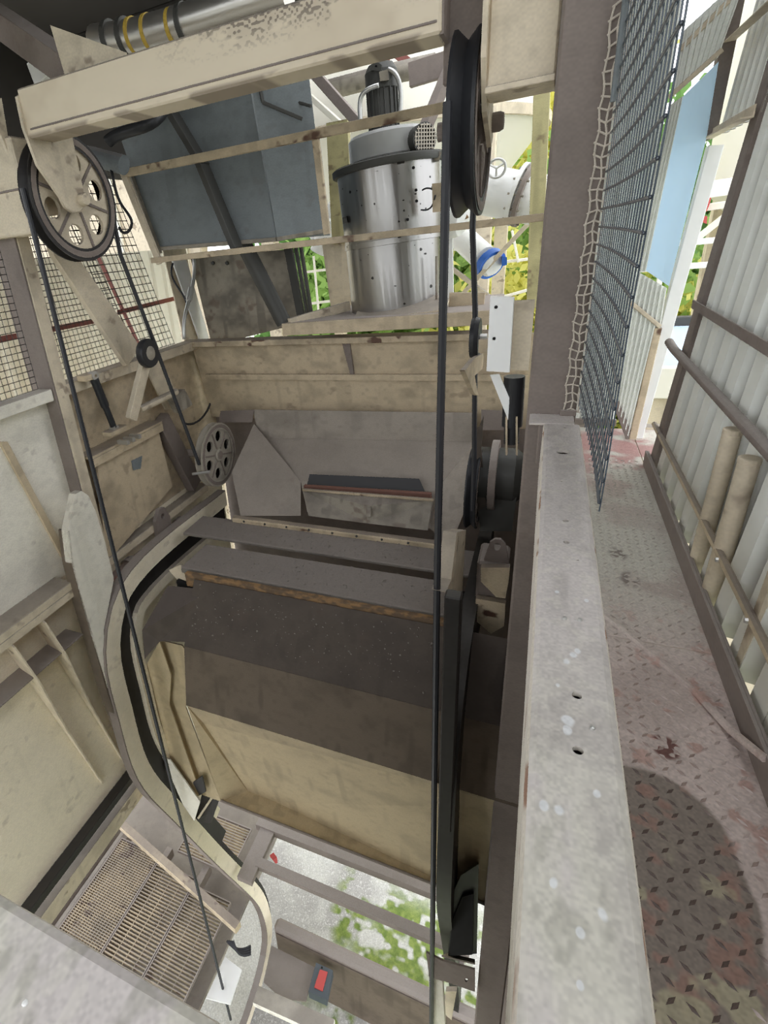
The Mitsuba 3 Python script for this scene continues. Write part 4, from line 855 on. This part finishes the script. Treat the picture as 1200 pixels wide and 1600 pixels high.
# screw conveyor
o = thing('screw_conveyor', 'white tubular screw conveyor behind the black pulley with bolted flange', 'conveyor')
a_, b_ = AY(600, 268, 8.6), AY(905, 325, 8.2)
put('tube', tube([a_, b_], .285, 28), 'white_gloss', o, smooth=40)
fl = AY(814, 305, 8.3); dcv = norm(b_ - a_)
put('flange', lathe([(.28, -.06), (.36, -.06), (.36, -.01), (.28, -.01)], fl, dcv, 32), 'white_gloss', o, smooth=30)
flg = put('flange', lathe([(.28, .02), (.36, .02), (.36, .07), (.28, .07)], fl, dcv, 32), 'brown_dust', o, smooth=30)
for k_ in range(12):
    a = k_ * math.pi / 6; e1 = norm(np.cross(dcv, (0, 0, 1))); e2 = np.cross(dcv, e1)
    put('flange_bolt', tube([fl + (e1 * math.cos(a) + e2 * math.sin(a)) * .325 - dcv * .09, fl + (e1 * math.cos(a) + e2 * math.sin(a)) * .325 + dcv * .1], .014, 6), 'stained', flg)
hw = AY(776, 263, 8.0)
o2 = thing('hand_wheel', 'small pale hand wheel on top of the white screw conveyor', 'wheel')
put('rim', trimesh.creation.torus(.10, .016, 28, 8, transform=frame(hw, (1, 0, 0), (0, 0, 1), (0, -1, 0))), 'zinc', o2, smooth=True)
for a in (.5, 2.6, 4.7): put('spoke', tube([hw, hw + .1 * vec(math.cos(a), 0, math.sin(a))], .014, 6), 'zinc', o2)
o = thing('white_chute', 'white sloping pipe with a blue end ring below the screw conveyor', 'pipe')
a_, b_ = AY(700, 352, 9.6), AY(757, 404, 9.0); d_ = norm(b_ - a_)
put('tube', tube([a_, b_], .18, 24), 'white_gloss', o, smooth=40)
put('blue_ring', lathe([(.17, -.05), (.215, -.05), (.215, .05), (.17, .05)], AY(766, 412, 9.0), d_, 28), 'blue_paint', o, smooth=30)
put('blue_clamp', hull([AY(x, y, d) for x, y in ((784, 400), (792, 402), (792, 414), (784, 416)) for d in (8.8, 9.0)]), 'blue_paint', o)
put('end_cone', lathe([(.18, -.1), (.17, .06), (.13, .10), (0, .11)], AY(766, 412, 9.0), d_, 24), 'white_gloss', o, smooth=30)
o = thing('white_chute', 'white sloping pipe left of the drum', 'pipe')
put('tube', tube([AY(560, 280, 8.8), AY(500, 380, 8.8)], .20, 20), 'white_gloss', o, smooth=40)
put('inner_pipe', tube([AY(520, 345, 8.5), AY(500, 395, 8.5)], .16, 16), 'white_gloss', o, smooth=40)
o = thing('end_cap', 'white rounded pipe end with brass clamp between drum and cable', 'pipe')
put('dome', lathe([(.30, -.3), (.30, 0), (.24, .12), (0, .2)], AY(712, 332, 7.4), (1, -.2, -.3), 24), 'white_gloss', o, smooth=30)
put('clamp', [bar(AY(724, 330, 7.3), AY(729, 342, 7.3), rect(.05, .05)), bar(AY(727, 320, 7.3), AY(727, 340, 7.3), rect(.02, .02))], 'rust', o)
for a, b, w, mat, lb in (((692, 492), (836, 338), .09, 'cream', 'pale slanting brace in front of the trees, rising to the right'), ((700, 415), (810, 498), .09, 'cream', 'pale slanting brace in front of the trees, falling to the right'), ((705, 250), (858, 330), .08, 'moss', 'mossy bar above the white screw conveyor')):
    rod('slanting_brace', AY(*a, 8.9), AY(*b, 8.9), w, .06, mat, lb, 'brace')
o = thing('yard_railing', 'thin pale railing in front of the trees behind the drum', 'railing')
for a, b in (((480, 425), (520, 420)), ((480, 475), (520, 470)), ((780, 410), (850, 402)), ((700, 488), (850, 446)), ((700, 495), (850, 470)), ((700, 370), (760, 366)), ((700, 384), (760, 380))): put('rail', bar(AY(*a, 11.2), AY(*b, 11.2), rect(.05, .05)), 'silo_white', o)
for a, b in (((490, 400), (498, 490)), ((709, 362), (711, 392)), ((722, 362), (724, 390)), ((735, 360), (737, 388)), ((800, 360), (810, 410))): put('baluster', bar(AY(*a, 11.1), AY(*b, 11.1), rect(.04, .04)), 'silo_white', o)
# pale building behind the top beam
o = thing('rear_building', 'cream building wall high behind the drum motor', 'building')
put('wall', rbox(-9.5, -2.6, 16.0, 16.3, .8, 12, .03), 'silo_white', o)
for x in (-8, -6.2, -4.4): put('rib', rbox(x - .08, x + .08, 15.86, 16.0, .8, 12, .02), 'cream', o)
o = thing('left_building', 'dim cream building wall behind the stained sheet', 'building')
put('wall', rbox(-14, -6.9, 11.0, 11.3, ZG, 6, .03), 'cream', o)
for x in (-13, -11, -9, -7.3): put('rib', rbox(x - .06, x + .06, 10.9, 11.0, ZG, 6, .02), 'silo_white', o)
# seen through the doorway on the right
o = thing('blue_roof', 'low pale blue flat roof beyond the doorway', 'roof')
za = -1.55
put('roof', rbox(.95, 4.0, 6.9, 9.6, za - .08, za, .01), 'blue_roof', o)
put('rear_kerb', rbox(.95, 4.0, 9.6, 9.75, za - .08, za + .12, .01), 'dark_motor', o)
put('front_beam', rbox(.95, 4.0, 6.78, 6.9, za - .30, za + .03, .01), 'silo_white', o)
put('wall', rbox(.97, 4.0, 6.92, 7.0, -8, za - .2, .01), 'cream', o)
for x in (1.05, 1.35): put('upright', rbox(x, x + .06, 6.84, 6.92, -8, za - .3, .01), 'silo_white', o)
solo('yellow_kerb', rbox(.80, 1.25, 5.26, 5.36, ZF - .03, ZF + .02, .006), 'cream', 'pale kerb at the end of the landing below the doorway', 'kerb')
o = thing('far_railing', 'white railing in front of the autumn trees through the doorway', 'railing')
for z in (-.48, -.80): put('rail', bar((1.2, 10.2, z), (4.5, 10.2, z), rect(.08, .08)), 'silo_white', o)
put('baluster', bar((1.5, 10.2, -1.6), (1.5, 10.2, -.4), rect(.07, .07)), 'silo_white', o)
o = thing('silo_gallery', 'white gallery ledge with a small red and white sign through the doorway', 'gallery')
put('ledge', bar(AY(1098, 325, 11.0), AY(1145, 318, 11.0), rect(.12, .10)), 'silo_white', o)
put('band', bar(AY(1096, 298, 10.6), AY(1150, 290, 10.6), rect(.10, .22)), 'silo_white', o)
put('red_lever', tube([AY(1098, 330, 10.9), AY(1103, 318, 10.9), AY(1105, 308, 10.9)], .05, 8), 'signal_red', o)
put('brace', bar(AY(1080, 380, 10.9), AY(1140, 332, 10.9), rect(.12, .08)), 'silo_white', o)
o = thing('sign', 'small white and red sign on the white silo through the doorway', 'sign')
put('white_plate', plate([AY(1088, 338, 10.8), AY(1095, 335, 10.8), AY(1095, 346, 10.8), AY(1087, 348, 10.8)], .02), 'white_gloss', o)
put('red_plate', plate([AY(1095, 336, 10.8), AY(1105, 338, 10.8), AY(1104, 350, 10.8), AY(1095, 346, 10.8)], .02), 'signal_red', o)
put('pictogram', [plate([AY(x, y, 10.76) for x, y in pp], .01) for pp in (((1089, 340), (1090, 339.5), (1089.8, 345), (1088.9, 345.5)), ((1091.2, 339), (1093.6, 338.5), (1093.4, 345), (1091, 345.5)))], 'dark_motor', o)
# trees
def crown(rx, rz, n, seed):
    rg = np.random.default_rng(seed)
    cl = rg.normal(size=(26, 3)); cl /= np.linalg.norm(cl, axis=1, keepdims=True); cl *= rg.random((26, 1)) ** .35 * .78
    c = cl[rg.integers(0, 26, n)] + rg.normal(size=(n, 3)) * .17
    P = c * (rx, rx, rz); s = .14 + .12 * rg.random(n)
    u = rg.normal(size=(n, 3)); u /= np.linalg.norm(u, axis=1, keepdims=True); w = np.cross(u, rg.normal(size=(n, 3))); w /= np.linalg.norm(w, axis=1, keepdims=True)
    V = np.stack([P - u * s[:, None], P + w * s[:, None] * .6, P + u * s[:, None], P - w * s[:, None] * .6], 1).reshape(-1, 3)
    i = np.arange(n)[:, None] * 4
    return trimesh.Trimesh(V, np.vstack([i + [0, 1, 2], i + [0, 2, 3]]), process=False)
CR = [mikit.ply(crown(3.2, 5.6, 7000, s)) for s in (1, 2)]
TR = [(-7.5, 22, 5.4, 'leaf_green', 'tall green tree behind the gap left of the drum'), (-5.2, 30, 5.6, 'leaf_dark', 'dark tree far behind the drum'),
      (-3.2, 24, 5.0, 'leaf_green', 'green tree right behind the bright panel'), (-1.2, 20, 4.2, 'leaf_yellow', 'yellow tree behind the white chute with the blue ring'), (.8, 23, 5.2, 'leaf_green', 'green tree behind the slanting braces'), (-.6, 29, 7.2, 'leaf_yellow', 'tall yellow tree beside the mossy column'), (2.2, 28, 6.0, 'leaf_dark', 'dark green tree behind the brown column'),
      (4.2, 21, 3.6, 'leaf_yellow', 'low yellow autumn tree seen through the doorway'), (6.4, 24, 4.6, 'leaf_green', 'green tree seen through the doorway'), (9.4, 23, 4.4, 'leaf_yellow', 'yellow tree at the right of the doorway view'), (7.2, 31, 6.0, 'leaf_dark', 'dark tree far behind the doorway view'), (-10.5, 27, 6.4, 'leaf_dark', 'dark tree far behind the grey hopper')]
for i, (x, y, sc, mat, lb) in enumerate(TR):
    o = thing('tree', lb, 'tree', 'trees behind the plant')
    s_ = sc / 4.6; zc = ZG + 2.2 + 5.6 * s_
    k = numbered(o + '__crown'); scene[k] = {**CR[i % 2], 'bsdf': {'type': 'ref', 'id': mat}, 'to_world': T().translate([x, y, zc]).rotate([0, 0, 1], 47 * i).scale([s_ * 1.1, s_ * 1.1, s_ * 1.15])}
    put('trunk', lathe([(.32, 0), (.22, 1.5), (.16, 6 * s_), (.03, 10 * s_)], (x, y, ZG), n=10), 'bark', o, smooth=30)

# ================================================================== BOTTOM OF THE SHAFT
o = thing('loading_frame', 'dusty steel frame of two long beams below the hood', 'frame')
put('rear_beam', bar((-3.75, 5.22, -9.05), (-.2, 5.22, -9.05), u_prof(.16, .14, .02), (0, 0, 1)), 'brown_dust', o)
put('front_beam', bar((-3.45, 4.62, -9.05), (-.2, 4.62, -9.05), rect(.15, .10)), 'brown_dust', o)
put('side_beam', bar((-3.53, 5.22, -9.06), (-3.53, 4.3, -9.06), rect(.26, .10)), 'brown_dust', o)
put('side_beam', bar((-.35, 5.22, -9.06), (-.35, 4.3, -9.06), rect(.2, .10)), 'brown_dust', o)
# retaining wall
o = thing('retaining_wall', 'low concrete retaining wall with dusty rounded top at the bottom of the shaft', 'wall')
put('body', rbox(-3.55, 1.2, 4.86, 5.08, ZG, -11.32, .05), 'brown_dust', o)
put('face_plate', rbox(-3.5, 1.2, 4.84, 4.86, ZG, -11.42, .004), 'hood_front', o)
solo('cover_sheet', plate([AZ(x, y, -11.6) for x, y in ((424, 1478), (492, 1512), (478, 1565), (440, 1560), (412, 1535))], .03), 'brown_dust', 'dark grey plate beside the button box at the bottom', 'plate')
o = thing('button_box', 'dark grey box with a red button plate lying at the bottom of the shaft', 'box')
c4 = [AZ(x, y, -11.45) for x, y in ((494, 1504), (520, 1516), (510, 1562), (482, 1549))]
put('housing', hull([p + vec(0, 0, d) for p in c4 for d in (0, -.2)]), 'black_plastic', o)
c5 = [AZ(x, y, -11.44) for x, y in ((500, 1515), (512, 1519), (504, 1549), (491, 1543))]
put('red_plate', plate(c5, .02), 'signal_red', o)
put('dot', lathe([(0, .02), (.012, .015), (.015, 0), (0, 0)], AZ(503, 1512, -11.45), n=8), 'hole_dark', o)
solo('pale_beam', bar(AZ(400, 1556, -11.4), AZ(520, 1610, -11.4), rect(.24, .12)), 'white_paint', 'pale beam at the bottom edge below the rail', 'beam')
o = thing('white_bin', 'white sheet bin with a coil of cable at the foot of the hood', 'bin')
put('panel', plate([AZ(x, y, -11.3) for x, y in ((362, 1288), (378, 1284), (432, 1352), (398, 1345), (388, 1380))], .03), 'white_gloss', o)
cc = AZ(376, 1302, -11.2)
for i in range(3): put('coil', trimesh.creation.torus(.22 + .03 * i, .025, 26, 7, transform=frame(cc + vec(0, 0, .03 * i), (1, 0, 0), (0, 1, 0), (0, 0, 1))), 'zinc', o, smooth=True)
put('perforated_side', plate([AZ(x, y, -11.0) for x, y in ((350, 1330), (366, 1318), (380, 1345), (366, 1360))], .02), 'rusty_cream', o)
o = thing('barrier_tape', 'red and white striped barrier board on the yard', 'barrier')
ta, tb = AZ(388, 1292, -11.6), AZ(428, 1352, -11.6)
for i in range(8):
    p0, p1 = ta + (tb - ta) * i / 8, ta + (tb - ta) * (i + 1) / 8
    put('stripe', hull([p0 + d for d in (vec(0, 0, 0), vec(.05, .08, 0), vec(0, 0, .16), vec(.05, .08, .16))] + [p1 + d for d in (vec(0, 0, 0), vec(.05, .08, 0), vec(0, 0, .16), vec(.05, .08, .16))]), 'signal_red' if i % 2 else 'white_gloss', o)
o2 = o
put('post', bar(ta + vec(0, 0, -.4), ta, rect(.06, .06)), 'white_gloss', o); put('post', bar(tb + vec(0, 0, -.4), tb, rect(.06, .06)), 'white_gloss', o)
# grating platform at the lower left
ZP_ = -10.0
def GZ(x, y, z=ZP_): return AZ(x, y, z)
def grate(label, xa, xb, ya, yb, n, mat, x_bars=True, cross=3, r=.008):
    o = thing('grating', label, 'grating', None)
    seg = [((xa, y, ZP_), (xb, y, ZP_)) for y in np.linspace(ya, yb, n)]
    b = cat([bar(p, q_, sbox(-r, -.022, r, .022)) for p, q_ in seg])
    put('bearing_bars', b, mat, o, kind='stuff')
    for x in np.linspace(xa, xb, cross + 2)[1:-1]: put('cross_bar', bar((x, ya, ZP_ + .005), (x, yb, ZP_ + .005), sbox(-.006, -.01, .006, .01)), mat, o)
    for x in (xa, xb): put('edge_bar', bar((x, ya, ZP_), (x, yb, ZP_), rect(.02, .06)), 'brown_dust', o)
    for y in (ya, yb): put('edge_bar', bar((xa, y, ZP_), (xb, y, ZP_), rect(.02, .06)), 'brown_dust', o)
gx = [-6.45, -5.55, -4.72, -3.95]
grate('fine cream grating at the far left of the lower platform', gx[0], gx[1], 2.2, 4.55, 62, 'grating_rust', cross=14, r=.006)
grate('middle rust brown grating of the lower platform', gx[1] + .03, gx[2], 2.2, 4.45, 44, 'grating_rust', cross=3)
grate('right rust brown grating of the lower platform', gx[2] + .03, gx[3], 2.2, 4.35, 44, 'grating_rust', cross=2)
grate('short grating behind the cream diagonal beam', -5.3, -4.2, 4.75, 5.6, 18, 'grating_rust', cross=3)
o = thing('platform_bed', 'dusty tray under the lower gratings', 'tray')
put('tray', rbox(-7.6, -3.9, 1.2, 6.6, -10.62, -10.55, .01), 'stained', o)
for x in (-6.5, -5.54, -4.7): put('joist', bar((x, 1.6, -10.2), (x, 4.8, -10.2), rect(.12, .2)), 'brown_dust', o)
solo('diagonal_beam', bar(GZ(160, 1262, -9.85), GZ(372, 1450, -9.85), rect(.13, .14)), 'rusty_cream', 'peeling cream beam running diagonally over the lower gratings', 'beam')
solo('platform_edge_beam', bar((-6.75, 1.2, -10.0), (-6.75, 4.7, -10.0), rect(.22, .24)), 'brown_dust', 'dark beam along the outer edge of the fine grating', 'beam')
solo('white_plate', plate([GZ(x, y, -10.3) for x, y in ((352, 1496), (378, 1516), (360, 1570), (322, 1560))], .03), 'white_gloss', 'white plate beside the foot of the left rail', 'plate')
solo('cable_bundle', cat([tube([GZ(355 + 3 * i, 1470, -10.2), GZ(372 + 2 * i, 1483 + 3 * i, -10.3), GZ(392, 1478 + 4 * i, -10.3)], .02, 6, smooth=14) for i in range(4)]), 'cable_black', 'bundle of black cables beside the foot of the left rail', 'cables', smooth=True)
# right lower corner: black bin, bracket plate, leg
o = thing('black_guard', 'black guard box in deep shadow at the lower right of the shaft', 'box')
put('body', hull([AY(x, y, d) for x, y in ((708, 1395), (720, 1368), (748, 1350), (745, 1490), (700, 1495)) for d in (3.30, 3.7)]), 'rubber', o)
put('flap', plate([AY(x, y, 3.28) for x, y in ((706, 1440), (722, 1400), (740, 1395), (738, 1490), (702, 1492))], .02), 'hole_dark', o)
o = thing('cross_bracket', 'brown bracket plate with a bright hole at the foot of the guide post', 'bracket')
hp = [AY(729 + 2.6 * math.cos(a), 1530 + 3.2 * math.sin(a), 3.25) for a in np.arange(0, 6.28, .7)]
put('plate', plate([AY(x, y, 3.25) for x, y in ((666, 1487), (692, 1500), (742, 1514), (742, 1548), (690, 1530), (671, 1526))], .02, 0, [hp]), 'brown_dust', o)
put('top_flange', plate([AY(690, 1494, 3.25), AY(742, 1506, 3.25), AY(742, 1500, 3.4), AY(700, 1490, 3.4)], .012), 'cream', o)
solo('support_strut', plate([AY(x, y, 3.3) for x, y in ((670, 1520), (692, 1528), (696, 1600), (686, 1640), (676, 1600))], .06), 'white_paint', 'pale leg plate below the brown bracket at the bottom', 'leg')
solo('support_strut', plate([AY(x, y, 3.6) for x, y in ((697, 1545), (714, 1545), (706, 1590), (694, 1580))], .05), 'cream', 'short cream leg plate behind the pale leg at the bottom', 'leg')
